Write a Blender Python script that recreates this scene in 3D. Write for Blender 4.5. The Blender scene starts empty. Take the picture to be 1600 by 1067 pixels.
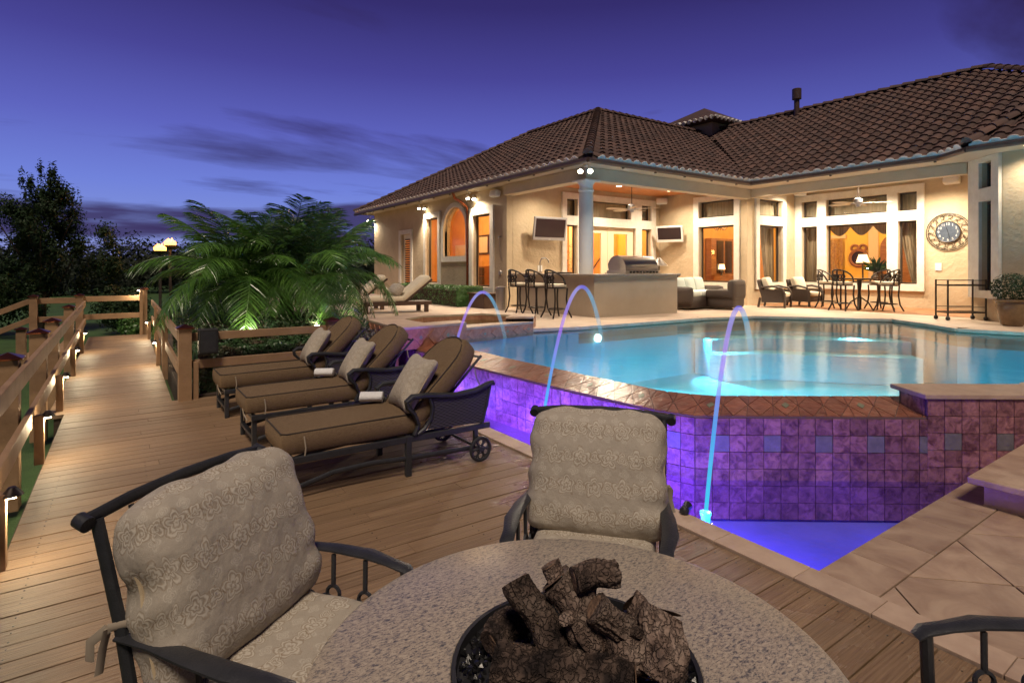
import bpy, math, random
from mathutils import Vector, Matrix, noise
R = math.radians
rng = random.Random(7)
sc = bpy.context.scene
col = sc.collection

# ------------------------------------------------------------------ camera
YAW = math.atan2(605, 876)            # camera looks this far right of the +Y axis (path direction)
EYE = 1.75
cam_d = bpy.data.cameras.new('camera'); cam = bpy.data.objects.new('camera', cam_d); col.objects.link(cam)
cam.location = (0, 0, EYE); cam.rotation_euler = (R(90), 0, -YAW)
cam_d.sensor_width = 36; cam_d.lens = 876 / 1600 * 36; cam_d.shift_y = -113.5 / 1600
cam_d.clip_start = .05; cam_d.clip_end = 2000
sc.camera = cam
FX, FY = math.sin(YAW), math.cos(YAW); RX, RY = math.cos(YAW), -math.sin(YAW)
def cw(xc, z):                        # metres right of / ahead of the photographer -> plan position
    return (FX * z + RX * xc, FY * z + RY * xc)

# ------------------------------------------------------------------ dusk sky
w = bpy.data.worlds.new('World'); sc.world = w; w.use_nodes = True
nt = w.node_tree; N = nt.nodes; L = nt.links; N.clear()
def nd(t, tree=None, **k):
    n = (tree or nt).nodes.new(t)
    for a, b in k.items(): setattr(n, a, b)
    return n
out = nd('ShaderNodeOutputWorld'); bg = nd('ShaderNodeBackground'); L.new(bg.outputs[0], out.inputs[0])
tc = nd('ShaderNodeTexCoord'); sep = nd('ShaderNodeSeparateXYZ'); L.new(tc.outputs['Generated'], sep.inputs[0])
ramp = nd('ShaderNodeValToRGB'); L.new(sep.outputs[2], ramp.inputs[0])
cr = ramp.color_ramp
stops = [(0, (.25, .26, .56)), (.07, (.215, .285, .70)), (.13, (.165, .225, .70)), (.22, (.112, .128, .52)), (.32, (.066, .061, .31)), (.42, (.036, .028, .16)), (.6, (.018, .014, .085)), (1, (.012, .009, .06))]
cr.elements[0].position = 0; cr.elements[0].color = (*stops[0][1], 1)
cr.elements[1].position = 1; cr.elements[1].color = (*stops[-1][1], 1)
for p, c in stops[1:-1]:
    e = cr.elements.new(p); e.color = (*c, 1)
# clouds: direction flattened onto a cloud deck, so that they streak near the horizon
addz = nd('ShaderNodeMath', operation='ADD'); addz.inputs[1].default_value = .16; L.new(sep.outputs[2], addz.inputs[0])
mx = nd('ShaderNodeMath', operation='MAXIMUM'); mx.inputs[1].default_value = .05; L.new(addz.outputs[0], mx.inputs[0])
dv = []
for k in (0, 1):
    d = nd('ShaderNodeMath', operation='DIVIDE'); L.new(sep.outputs[k], d.inputs[0]); L.new(mx.outputs[0], d.inputs[1]); dv.append(d)
cmb = nd('ShaderNodeCombineXYZ'); L.new(dv[0].outputs[0], cmb.inputs[0]); L.new(dv[1].outputs[0], cmb.inputs[1])
mp = nd('ShaderNodeMapping'); mp.inputs['Location'].default_value = (4.065, .497, 4.747); mp.inputs['Rotation'].default_value = (0, 0, R(25)); mp.inputs['Scale'].default_value = (.45, 1.25, 1)
L.new(cmb.outputs[0], mp.inputs[0])
nz = nd('ShaderNodeTexNoise'); nz.inputs['Scale'].default_value = .95; nz.inputs['Detail'].default_value = 7; nz.inputs['Roughness'].default_value = .55; nz.inputs['Distortion'].default_value = .25
L.new(mp.outputs[0], nz.inputs['Vector'])
cl = nd('ShaderNodeMapRange'); cl.inputs[1].default_value = .55; cl.inputs[2].default_value = .68; cl.inputs[4].default_value = .85; L.new(nz.outputs['Fac'], cl.inputs[0])
mixc = nd('ShaderNodeMix', data_type='RGBA'); L.new(cl.outputs[0], mixc.inputs[0]); L.new(ramp.outputs[0], mixc.inputs[6]); mixc.inputs[7].default_value = (.030, .018, .075, 1)
# a low dark bank of cloud lying along the horizon
mp2 = nd('ShaderNodeMapping'); mp2.inputs['Scale'].default_value = (2.2, 2.2, 17); mp2.inputs['Location'].default_value = (.6, 1.1, .2); L.new(tc.outputs['Generated'], mp2.inputs[0])
nz2 = nd('ShaderNodeTexNoise'); nz2.inputs['Scale'].default_value = 1.0; nz2.inputs['Detail'].default_value = 6; L.new(mp2.outputs[0], nz2.inputs['Vector'])
lo_ = nd('ShaderNodeValToRGB'); L.new(sep.outputs[2], lo_.inputs[0]); e_ = lo_.color_ramp.elements; e_[0].position = 0; e_[0].color = (0, 0, 0, 1); e_[1].position = .125; e_[1].color = (0, 0, 0, 1)
for p_, v_ in ((.035, .12), (.055, .34), (.085, .30)): q_ = lo_.color_ramp.elements.new(p_); q_.color = (v_, v_, v_, 1)
ad_ = nd('ShaderNodeMath', operation='ADD'); L.new(nz2.outputs['Fac'], ad_.inputs[0]); L.new(lo_.outputs[0], ad_.inputs[1])
bk_ = nd('ShaderNodeMapRange'); bk_.inputs[1].default_value = .70; bk_.inputs[2].default_value = .82; bk_.inputs[4].default_value = .9; L.new(ad_.outputs[0], bk_.inputs[0])
mix2 = nd('ShaderNodeMix', data_type='RGBA'); L.new(bk_.outputs[0], mix2.inputs[0]); L.new(mixc.outputs[2], mix2.inputs[6]); mix2.inputs[7].default_value = (.042, .028, .105, 1)
# the afterglow sits in one quarter of the sky; it fades away from there
gd_ = nd('ShaderNodeVectorMath', operation='DOT_PRODUCT'); L.new(tc.outputs['Generated'], gd_.inputs[0]); gd_.inputs[1].default_value = (math.sin(YAW - R(14)), math.cos(YAW - R(14)), 0)
gm_ = nd('ShaderNodeMapRange', interpolation_type='SMOOTHSTEP'); gm_.inputs[1].default_value = -.5; gm_.inputs[2].default_value = .95; gm_.inputs[3].default_value = .22; gm_.inputs[4].default_value = 1.0; L.new(gd_.outputs['Value'], gm_.inputs[0])
L.new(gm_.outputs[0], bg.inputs[1])
L.new(mix2.outputs[2], bg.inputs[0])

# added soft warm key from above and behind the camera, lighting the foreground
sl = bpy.data.lights.new('warm_key', 'SUN'); sl.energy = 2.5; sl.angle = R(14); sl.color = (1, .83, .655)
so = bpy.data.objects.new('warm_key', sl); col.objects.link(so)
tolight = Vector((RX * .02 - FX * .50, RY * .02 - FY * .50, .87))
so.rotation_euler = tolight.to_track_quat('Z', 'Y').to_euler()
sc.view_settings.view_transform = 'Standard'; sc.view_settings.look = 'None'; sc.view_settings.exposure = 0; sc.view_settings.gamma = 1
sc.cycles.max_bounces = 8; sc.cycles.transparent_max_bounces = 16; sc.cycles.sample_clamp_indirect = 4
sc.cycles.caustics_reflective = False; sc.cycles.caustics_refractive = False
sc.cycles.use_denoising = True

# ------------------------------------------------------------------ mesh helpers
class MB:
    def __init__(s): s.v = []; s.f = []; s.uv = {}
    def quad(s, *p):
        n = len(s.v); s.v += [tuple(q) for q in p]; s.f.append(tuple(range(n, n + len(p)))); return s
    def box(s, x0, x1, y0, y1, z0, z1):
        n = len(s.v)
        s.v += [(x, y, z) for z in (z0, z1) for y in (y0, y1) for x in (x0, x1)]
        s.f += [(n, n+2, n+3, n+1), (n+4, n+5, n+7, n+6), (n, n+1, n+5, n+4), (n+2, n+6, n+7, n+3), (n, n+4, n+6, n+2), (n+1, n+3, n+7, n+5)]; return s
    def cbox(s, c, d, rot=None):
        n = len(s.v); s.box(-d[0]/2, d[0]/2, -d[1]/2, d[1]/2, -d[2]/2, d[2]/2)
        m = Matrix.Translation(c) @ (rot.to_4x4() if rot else Matrix())
        s.v[n:] = [tuple(m @ Vector(p)) for p in s.v[n:]]; return s
    def prism(s, poly, z0, z1):
        n = len(s.v); k = len(poly)
        s.v += [(p[0], p[1], z0) for p in poly] + [(p[0], p[1], z1) for p in poly]
        s.f.append(tuple(range(n + k - 1, n - 1, -1))); s.f.append(tuple(range(n + k, n + 2 * k)))
        for i in range(k): j = (i + 1) % k; s.f.append((n + i, n + j, n + k + j, n + k + i))
        return s
    def tube(s, pts, r, n=8, flat=None, up=None):
        """flat=(a,b): elliptical section a along side, b along up"""
        pts = [Vector(p) for p in pts]; k = len(pts); rs = r if isinstance(r, (list, tuple)) else [r] * k
        b0 = len(s.v); prev = None
        for i, p in enumerate(pts):
            t = (pts[min(i+1, k-1)] - pts[max(i-1, 0)]).normalized()
            if up is not None: u = Vector(up)
            elif prev is not None: u = prev
            else: u = Vector((0, 0, 1)) if abs(t.z) < .9 else Vector((1, 0, 0))
            side = t.cross(u)
            if side.length < 1e-5: side = t.orthogonal()
            side.normalize(); u = side.cross(t).normalized(); prev = u
            fa, fb = flat or (1, 1)
            for j in range(n):
                a = 2 * math.pi * (j + .5) / n
                s.v.append(tuple(p + side * (math.cos(a) * rs[i] * fa) + u * (math.sin(a) * rs[i] * fb)))
        for i in range(k - 1):
            for j in range(n):
                a = b0 + i * n + j; b = b0 + i * n + (j + 1) % n; s.f.append((a, b, b + n, a + n))
        s.f.append(tuple(b0 + j for j in range(n - 1, -1, -1))); s.f.append(tuple(b0 + (k - 1) * n + j for j in range(n))); return s
    def lathe(s, prof, n=20, c=(0, 0, 0)):
        b0 = len(s.v)
        for r, z in prof:
            for j in range(n):
                a = 2 * math.pi * j / n; s.v.append((c[0] + r * math.cos(a), c[1] + r * math.sin(a), c[2] + z))
        for i in range(len(prof) - 1):
            for j in range(n):
                a = b0 + i * n + j; b = b0 + i * n + (j + 1) % n; s.f.append((a, b, b + n, a + n))
        s.f.append(tuple(b0 + j for j in range(n - 1, -1, -1))); s.f.append(tuple(b0 + (len(prof) - 1) * n + j for j in range(n))); return s
    def ring(s, c, r, t, axis='y', a0=0, a1=360, n=16, m=6):
        pts = []
        for i in range(n + 1):
            a = R(a0 + (a1 - a0) * i / n); u, v = r * math.cos(a), r * math.sin(a)
            pts.append({'y': (c[0] + u, c[1], c[2] + v), 'x': (c[0], c[1] + u, c[2] + v), 'z': (c[0] + u, c[1] + v, c[2])}[axis])
        return s.tube(pts, t, m)
    def rbox(s, c, half, r, n=6, puff=0, rot=None, wr=0, seed=0, ridge=False):
        """a cushion: box with rounded edges, swollen faces, optional wrinkles; UVs in metres"""
        h = Vector(half); m = Matrix.Translation(c) @ (rot.to_4x4() if rot else Matrix())
        for ax in range(3):
            for sg in (-1, 1):
                a, b = (ax + 1) % 3, (ax + 2) % 3; base = len(s.v)
                na = max(3, int(n * h[a] / max(h) + 3)); nb = max(3, int(n * h[b] / max(h) + 3))
                def par(i, k, hh):
                    e = r * .98; x = i / k
                    return -hh + 2 * hh * x if k < 4 else (-hh if i == 0 else -hh + r * .3 if i == 1 else hh - r * .3 if i == k - 1 else hh if i == k else -hh + r * .3 + (2 * hh - r * .6) * (i - 1) / (k - 2))
                for i in range(na + 1):
                    for j in range(nb + 1):
                        p = Vector((0, 0, 0)); p[ax] = sg * h[ax]; p[a] = par(i, na, h[a]); p[b] = par(j, nb, h[b])
                        q = Vector([max(-(h[k] - r), min(h[k] - r, p[k])) for k in range(3)])
                        d = p - q; d = d.normalized() * r if d.length > 1e-6 else d
                        o = q + d; uv = ((p[1], p[2]), (p[0], p[2]), (p[0], p[1]))[ax]
                        mn = min(range(3), key=lambda k: h[k])
                        uu = [max(0, 1 - (o[k] / h[k]) ** 2) for k in range(3) if k != mn]
                        o[mn] *= 1 + puff * (uu[0] * uu[1]) ** .5
                        if wr:
                            e = 1 - uu[0] * uu[1]
                            o += Vector(d).normalized() * wr * e * noise.noise(Vector((o.x * 9 + seed, o.y * 9, o.z * 14))) if d.length > 1e-6 else Vector()
                        s.uv[len(s.v)] = uv; s.v.append(tuple(m @ o))
                for i in range(na):
                    for j in range(nb):
                        q4 = (base + i*(nb+1) + j, base + (i+1)*(nb+1) + j, base + (i+1)*(nb+1) + j+1, base + i*(nb+1) + j+1)
                        s.f.append(q4 if sg > 0 else q4[::-1])
        return s
    def mesh(s, name, smooth=False):
        me = bpy.data.meshes.new(name); me.from_pydata(s.v, [], s.f); me.update()
        if s.uv:
            ul = me.uv_layers.new(name='UV')
            for lp in me.loops: ul.data[lp.index].uv = s.uv.get(lp.vertex_index, (0, 0))
        if smooth:
            me.polygons.foreach_set('use_smooth', [True] * len(me.polygons)); me.set_sharp_from_angle(angle=R(38))
        return me
    def build(s, name, mat, parent=None, smooth=False, bevel=0):
        me = s.mesh(name, smooth); me.materials.append(mat); o = bpy.data.objects.new(name, me); col.objects.link(o)
        if parent: o.parent = parent
        if bevel:
            b = o.modifiers.new('bevel', 'BEVEL'); b.width = bevel; b.segments = 2; b.limit_method = 'ANGLE'
        return o
def inst(name, me, parent, mtx):
    o = bpy.data.objects.new(name, me); col.objects.link(o); o.parent = parent; o.matrix_local = mtx; return o
def tag(o, label, cat, group=None):
    o['label'] = label; o['category'] = cat
    if group: o['group'] = group
    return o
def thing(name, label, cat, loc=(0, 0, 0), rz=0, group=None):
    o = bpy.data.objects.new(name, None); col.objects.link(o); o.location = loc; o.rotation_euler = (0, 0, rz); o.empty_display_size = .2
    return tag(o, label, cat, group)
def struct(o, kind='structure'): o['kind'] = kind; return o
def dup(root, loc, rz, label, group=None):
    r = root.copy(); col.objects.link(r); r.location = loc; r.rotation_euler = (0, 0, rz); r['label'] = label
    if group: r['group'] = group
    for ch in list(root.children):
        c = ch.copy(); col.objects.link(c); c.parent = r
        for g in ch.children:
            d = g.copy(); col.objects.link(d); d.parent = c
    return r
def rotm(x=0, y=0, z=0):
    return Matrix.Rotation(R(z), 3, 'Z') @ Matrix.Rotation(R(y), 3, 'Y') @ Matrix.Rotation(R(x), 3, 'X')
def light(kind, loc, power, color, size=.05, aim=None, spot=60, blend=.6, name='light'):
    l = bpy.data.lights.new(name, kind); l.energy = power; l.color = color
    o = bpy.data.objects.new(name, l); col.objects.link(o); o.location = loc
    l.shadow_soft_size = size
    if kind == 'SPOT': l.spot_size = R(spot); l.spot_blend = blend
    if aim is not None: o.rotation_euler = (Vector(loc) - Vector(aim)).to_track_quat('Z', 'Y').to_euler()
    return o

# ------------------------------------------------------------------ materials
M = {}
def base(name):
    m = bpy.data.materials.new(name); m.use_nodes = True; t = m.node_tree
    b = t.nodes['Principled BSDF']; return m, t, b
def mat(name, c, rough=.6, c2=None, scale=8, stretch=(1, 1, 1), detail=5, bump=0, bscale=None, metal=0, rnd=0, spec=.5, coord='pos', lo=.35, hi=.65, dist=0, rough2=None):
    m, t, b = base(name); n = t.nodes; l = t.links
    b.inputs['Roughness'].default_value = rough; b.inputs['Metallic'].default_value = metal; b.inputs['Specular IOR Level'].default_value = spec
    b.inputs['Base Color'].default_value = (*c, 1)
    if coord == 'pos': src = n.new('ShaderNodeNewGeometry').outputs['Position']
    elif coord == 'uv': src = n.new('ShaderNodeTexCoord').outputs['UV']
    else: src = n.new('ShaderNodeTexCoord').outputs['Object']
    mp = n.new('ShaderNodeMapping'); mp.inputs['Scale'].default_value = stretch; l.new(src, mp.inputs[0])
    oi = n.new('ShaderNodeObjectInfo')
    if rnd:
        off = n.new('ShaderNodeVectorMath'); off.operation = 'SCALE'; off.inputs[0].default_value = (37, 53, 71); l.new(oi.outputs['Random'], off.inputs['Scale'])
        ad = n.new('ShaderNodeVectorMath'); l.new(mp.outputs[0], ad.inputs[0]); l.new(off.outputs[0], ad.inputs[1]); vec = ad.outputs[0]
    else: vec = mp.outputs[0]
    colr = None
    if c2:
        z = n.new('ShaderNodeTexNoise'); z.inputs['Scale'].default_value = scale; z.inputs['Detail'].default_value = detail; z.inputs['Roughness'].default_value = .6; z.inputs['Distortion'].default_value = dist; l.new(vec, z.inputs['Vector'])
        r = n.new('ShaderNodeMapRange'); r.inputs[1].default_value = lo; r.inputs[2].default_value = hi; l.new(z.outputs['Fac'], r.inputs[0])
        mi = n.new('ShaderNodeMix'); mi.data_type = 'RGBA'; l.new(r.outputs[0], mi.inputs[0]); mi.inputs[6].default_value = (*c, 1); mi.inputs[7].default_value = (*c2, 1); colr = mi.outputs[2]
        if rough2 is not None:
            rr = n.new('ShaderNodeMapRange'); rr.inputs[3].default_value = rough; rr.inputs[4].default_value = rough2; l.new(r.outputs[0], rr.inputs[0]); l.new(rr.outputs[0], b.inputs['Roughness'])
    if rnd:
        hs = n.new('ShaderNodeHueSaturation'); mr = n.new('ShaderNodeMapRange'); mr.inputs[3].default_value = 1 - rnd; mr.inputs[4].default_value = 1 + rnd
        l.new(oi.outputs['Random'], mr.inputs[0]); l.new(mr.outputs[0], hs.inputs['Value'])
        if colr: l.new(colr, hs.inputs['Color'])
        else: hs.inputs['Color'].default_value = (*c, 1)
        colr = hs.outputs[0]
    if colr: l.new(colr, b.inputs['Base Color'])
    if bump:
        z = n.new('ShaderNodeTexNoise'); z.inputs['Scale'].default_value = bscale or scale * 3; z.inputs['Detail'].default_value = 6; l.new(vec, z.inputs['Vector'])
        bp = n.new('ShaderNodeBump'); bp.inputs['Strength'].default_value = bump; bp.inputs['Distance'].default_value = .02; l.new(z.outputs['Fac'], bp.inputs['Height']); l.new(bp.outputs[0], b.inputs['Normal'])
    M[name] = m; return m
def emit(name, c, s):
    m, t, b = base(name); b.inputs['Base Color'].default_value = (*c, 1); b.inputs['Emission Color'].default_value = (*c, 1); b.inputs['Emission Strength'].default_value = s; M[name] = m; return m
mat('deck_wood', (.29, .190, .112), .6, (.125, .072, .040), 3, (.9, 34, 1), 8, .45, 4, rnd=.13, rough2=.42, lo=.30, hi=.80)
mat('fence_wood', (.33, .205, .115), .7, (.25, .15, .08), 4, (1, 1, 1), 6, .2, 30, rnd=.06)
mat('copper', (.42, .13, .055), .32, (.25, .08, .04), 9, metal=1)
mat('stucco', (.56, .445, .30), .9, (.47, .37, .245), 1.2, (1, 1, 1), 4, .9, 11)
mat('beam_stucco', (.55, .47, .35), .9, (.50, .42, .31), 1.5, bump=.25, bscale=30)
mat('bar_stucco', (.46, .38, .28), .9, (.42, .345, .25), 2, bump=.15, bscale=40)
mat('cast_stone', (.74, .70, .62), .8, (.66, .61, .53), 6, bump=.25, bscale=50)
mat('column_white', (.78, .77, .73), .6, (.74, .73, .69), 3)
mat('mortar_white', (.76, .72, .68), .9, (.64, .60, .56), 10)
mat('roof_clay', (.128, .070, .056), .75, (.080, .052, .048), 2.2, bump=.2, bscale=40, rnd=.28)
t_ = M['roof_clay'].node_tree; gi_ = t_.nodes.new('ShaderNodeNewGeometry'); ai_ = t_.nodes.new('ShaderNodeMath'); fi_ = t_.nodes.new('ShaderNodeMath'); fi_.operation = 'FRACT'
oi_ = [n_ for n_ in t_.nodes if n_.type == 'OBJECT_INFO'][0]; t_.links.new(gi_.outputs['Random Per Island'], ai_.inputs[0]); t_.links.new(oi_.outputs['Random'], ai_.inputs[1]); t_.links.new(ai_.outputs[0], fi_.inputs[0])
hs_ = [n_ for n_ in t_.nodes if n_.type == 'HUE_SAT'][0]; t_.links.new(fi_.outputs[0], hs_.inputs['Value'].links[0].from_node.inputs[0])
mat('roof_under', (.08, .05, .045), .9)
mat('gutter_brown', (.085, .052, .040), .4, (.07, .042, .034), 4)
mat('ceiling_wood', (.55, .22, .07), .5, (.42, .15, .045), 4, (12, 1, 1), bump=.1)
mat('bronze', (.045, .035, .03), .4)
mat('iron', (.032, .034, .040), .42, (.045, .047, .055), 12, bump=.15, bscale=120, metal=.3)
mat('iron_brown', (.030, .022, .018), .4, metal=.3)
mat('wicker_dark', (.060, .036, .026), .55, (.035, .024, .018), 60, bump=.8, bscale=90)
mat('cushion_cream', (.66, .58, .44), .9, (.60, .52, .39), 5, bump=.1, bscale=60)
mat('cushion_pale', (.62, .66, .60), .9, (.56, .60, .54), 5, bump=.1, bscale=60)
mat('towel', (.80, .80, .80), .95, (.72, .72, .74), 30, bump=.6, bscale=120)
mat('steel', (.55, .53, .50), .28, (.48, .46, .44), 3, (1, 1, 20), metal=1)
mat('black_plastic', (.02, .02, .022), .45)
mat('white_plastic', (.72, .71, .68), .4)
mat('silver_plastic', (.38, .37, .39), .35, metal=.4)
mat('screen', (.030, .018, .020), .12)
mat('travertine', (.46, .335, .245), .34, (.29, .19, .135), 3.2, (1, 1, 1), 8, .2, 18, rnd=.16, dist=.6)
mat('patio_stone', (.55, .43, .33), .5, (.45, .34, .26), 2, bump=.15, bscale=12)
mat('coping_stone', (.50, .37, .28), .5, (.40, .28, .21), 6, bump=.25, bscale=20, rnd=.08)
mat('wall_tile', (.34, .155, .165), .33, (.11, .040, .055), 13, (1, 1, 1), 9, .4, 30, rnd=.26, lo=.40, hi=.66, dist=.8)
mat('accent_tile', (.21, .185, .19), .35, (.15, .135, .14), 14, bump=.2)
mat('grout', (.13, .085, .085), .9)
mat('coping_tile', (.30, .115, .065), .30, (.17, .062, .036), 9, (1, 1, 1), 8, .5, 14, rnd=.2)
mat('spa_tile', (.44, .20, .12), .4, (.30, .12, .07), 9, (1, 1, 1), 7, .3, 16, rnd=.15)
mat('green_inset', (.22, .25, .17), .4, (.16, .19, .13), 20, rnd=.1)
mat('plaster_blue', (.07, .50, .62), .8, (.055, .42, .57), .9, detail=3)
mat('basin_blue', (.22, .22, .62), .8, (.17, .18, .52), 2)
mat('grass', (.045, .105, .022), .9, (.025, .06, .014), 1.5, bump=.8, bscale=60)
mat('leaf_dark', (.018, .040, .012), .6, (.010, .024, .008), 2, rnd=.1, spec=.2)
mat('leaf_hedge', (.07, .17, .03), .45, (.035, .09, .018), 9)
mat('leaf_bed', (.035, .085, .028), .45, (.09, .045, .035), 2.6, lo=.48, hi=.66)
mat('leaf_purple', (.065, .040, .05), .5, (.035, .035, .025), 5)
mat('palm_leaf', (.085, .185, .028), .30, (.042, .105, .020), 3, rnd=.25)
mat('palm_trunk', (.11, .075, .045), .95, (.05, .034, .022), 18, (1, 1, 2), bump=1, bscale=30)
mat('bark', (.07, .05, .035), .95, (.04, .03, .02), 10, bump=.8)
mat('forest', (.016, .026, .012), .9, (.010, .016, .010), .6)
mat('dirt', (.06, .04, .028), .95, bump=.6)
mat('wood_dark', (.085, .045, .026), .5, (.055, .028, .017), 5, (1, 12, 1))
mat('curtain', (.40, .32, .22), .9, (.25, .19, .12), 22, (1, 1, .05), 2)
mat('blind', (.42, .36, .27), .9, (.33, .28, .2), 16, (1, 1, .05), 2)
mat('gold_drape', (.50, .30, .09), .7, (.30, .16, .05), 10)
mat('room_orange', (.80, .44, .14), .9, (.70, .36, .10), 1.5)
mat('room_yellow', (.90, .62, .13), .9)
mat('room_cream', (.80, .66, .46), .9)
mat('room_wood', (.36, .17, .07), .5, (.24, .1, .04), 4, (1, 1, 8))
mat('clay_pot', (.26, .17, .085), .25, (.16, .10, .05), 6)
mat('clock_face', (.075, .095, .13), .4, (.05, .065, .095), 12)
mat('char', (.085, .066, .058), .95, (.21, .16, .13), 9, (1, 1, 1), 8, 1.0, 34, coord='obj', rnd=.25, lo=.42, hi=.7)
def logmat():
    m, t, b = base('charred_bark'); n = t.nodes; l = t.links; c = n.new('ShaderNodeTexCoord'); b.inputs['Roughness'].default_value = .95; b.inputs['Specular IOR Level'].default_value = .15
    oi = n.new('ShaderNodeObjectInfo'); of = n.new('ShaderNodeVectorMath'); of.operation = 'SCALE'; of.inputs[0].default_value = (31, 17, 23); l.new(oi.outputs['Random'], of.inputs['Scale']); ad = n.new('ShaderNodeVectorMath'); l.new(c.outputs['Object'], ad.inputs[0]); l.new(of.outputs[0], ad.inputs[1])
    z = n.new('ShaderNodeTexNoise'); z.inputs['Scale'].default_value = 11; z.inputs['Detail'].default_value = 6; l.new(ad.outputs[0], z.inputs['Vector'])
    r = n.new('ShaderNodeValToRGB'); l.new(z.outputs['Fac'], r.inputs[0]); e = r.color_ramp.elements; e[0].position = .36; e[0].color = (.040, .030, .028, 1); e[1].position = .72; e[1].color = (.30, .23, .19, 1); q = e.new(.5); q.color = (.15, .105, .085, 1)
    z2 = n.new('ShaderNodeTexNoise'); z2.inputs['Scale'].default_value = 40; z2.inputs['Detail'].default_value = 3; l.new(ad.outputs[0], z2.inputs['Vector']); mx_ = n.new('ShaderNodeMix'); mx_.data_type = 'RGBA'; mx_.inputs[0].default_value = .055; l.new(ad.outputs[0], mx_.inputs[6]); l.new(z2.outputs['Color'], mx_.inputs[7])
    v = n.new('ShaderNodeTexVoronoi'); v.feature = 'DISTANCE_TO_EDGE'; v.inputs['Scale'].default_value = 48; l.new(mx_.outputs[2], v.inputs['Vector']); mr = n.new('ShaderNodeMapRange'); mr.inputs[2].default_value = .16; l.new(v.outputs['Distance'], mr.inputs[0])
    mu = n.new('ShaderNodeMix'); mu.data_type = 'RGBA'; mu.blend_type = 'MULTIPLY'; mu.inputs[0].default_value = .38; l.new(r.outputs[0], mu.inputs[6]); l.new(mr.outputs[0], mu.inputs[7]); hv = n.new('ShaderNodeHueSaturation'); vr = n.new('ShaderNodeMapRange'); vr.inputs[3].default_value = .55; vr.inputs[4].default_value = 1.35; l.new(oi.outputs['Random'], vr.inputs[0]); l.new(vr.outputs[0], hv.inputs['Value']); l.new(mu.outputs[2], hv.inputs['Color']); l.new(hv.outputs[0], b.inputs['Base Color'])
    z3 = n.new('ShaderNodeTexNoise'); z3.inputs['Scale'].default_value = 90; z3.inputs['Detail'].default_value = 4; l.new(ad.outputs[0], z3.inputs['Vector']); hs = n.new('ShaderNodeMath'); l.new(mr.outputs[0], hs.inputs[0]); l.new(z3.outputs['Fac'], hs.inputs[1])
    bp = n.new('ShaderNodeBump'); bp.inputs['Strength'].default_value = 1; bp.inputs['Distance'].default_value = .005; l.new(hs.outputs[0], bp.inputs['Height']); l.new(bp.outputs[0], b.inputs['Normal']); M['char'] = m
logmat()
mat('log_end', (.20, .12, .075), .9, (.10, .06, .04), 30, bump=.5)
mat('lava', (.010, .010, .011), .3, bump=.3)
mat('ribbon', (.33, .28, .22), .9)
mat('piping', (.035, .025, .02), .9)
mat('gold_piping', (.50, .40, .26), .8)
mat('lens_glow', (1, 1, 1), .3)
emit('bulb', (1, .86, .62), 40); emit('bulb_soft', (1, .80, .5), 9); emit('flame', (1, .42, .08), 6); emit('pool_lens', (.75, 1, 1), 9)
emit('lampshade_glow', (1, .72, .38), 3.2); emit('led', (.04, .55, 1), 3)

def woven():
    m, t, b = base('chaise_weave'); n = t.nodes; l = t.links
    tcx = n.new('ShaderNodeTexCoord'); br = n.new('ShaderNodeTexBrick'); br.inputs['Scale'].default_value = 1
    mpx = n.new('ShaderNodeMapping'); mpx.inputs['Scale'].default_value = (95, 95, 95); l.new(tcx.outputs['UV'], mpx.inputs[0]); l.new(mpx.outputs[0], br.inputs['Vector'])
    br.inputs['Color1'].default_value = (.27, .19, .115, 1); br.inputs['Color2'].default_value = (.20, .135, .08, 1); br.inputs['Mortar'].default_value = (.075, .048, .03, 1)
    br.inputs['Mortar Size'].default_value = .09; br.inputs['Brick Width'].default_value = 1.3; br.inputs['Row Height'].default_value = .62
    l.new(br.outputs['Color'], b.inputs['Base Color']); b.inputs['Roughness'].default_value = .9; b.inputs['Specular IOR Level'].default_value = .15
    bp = n.new('ShaderNodeBump'); bp.inputs['Strength'].default_value = .5; bp.inputs['Distance'].default_value = .004; bp.invert = True; l.new(br.outputs['Fac'], bp.inputs['Height']); l.new(bp.outputs[0], b.inputs['Normal'])
    M['weave'] = m
woven()
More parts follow.
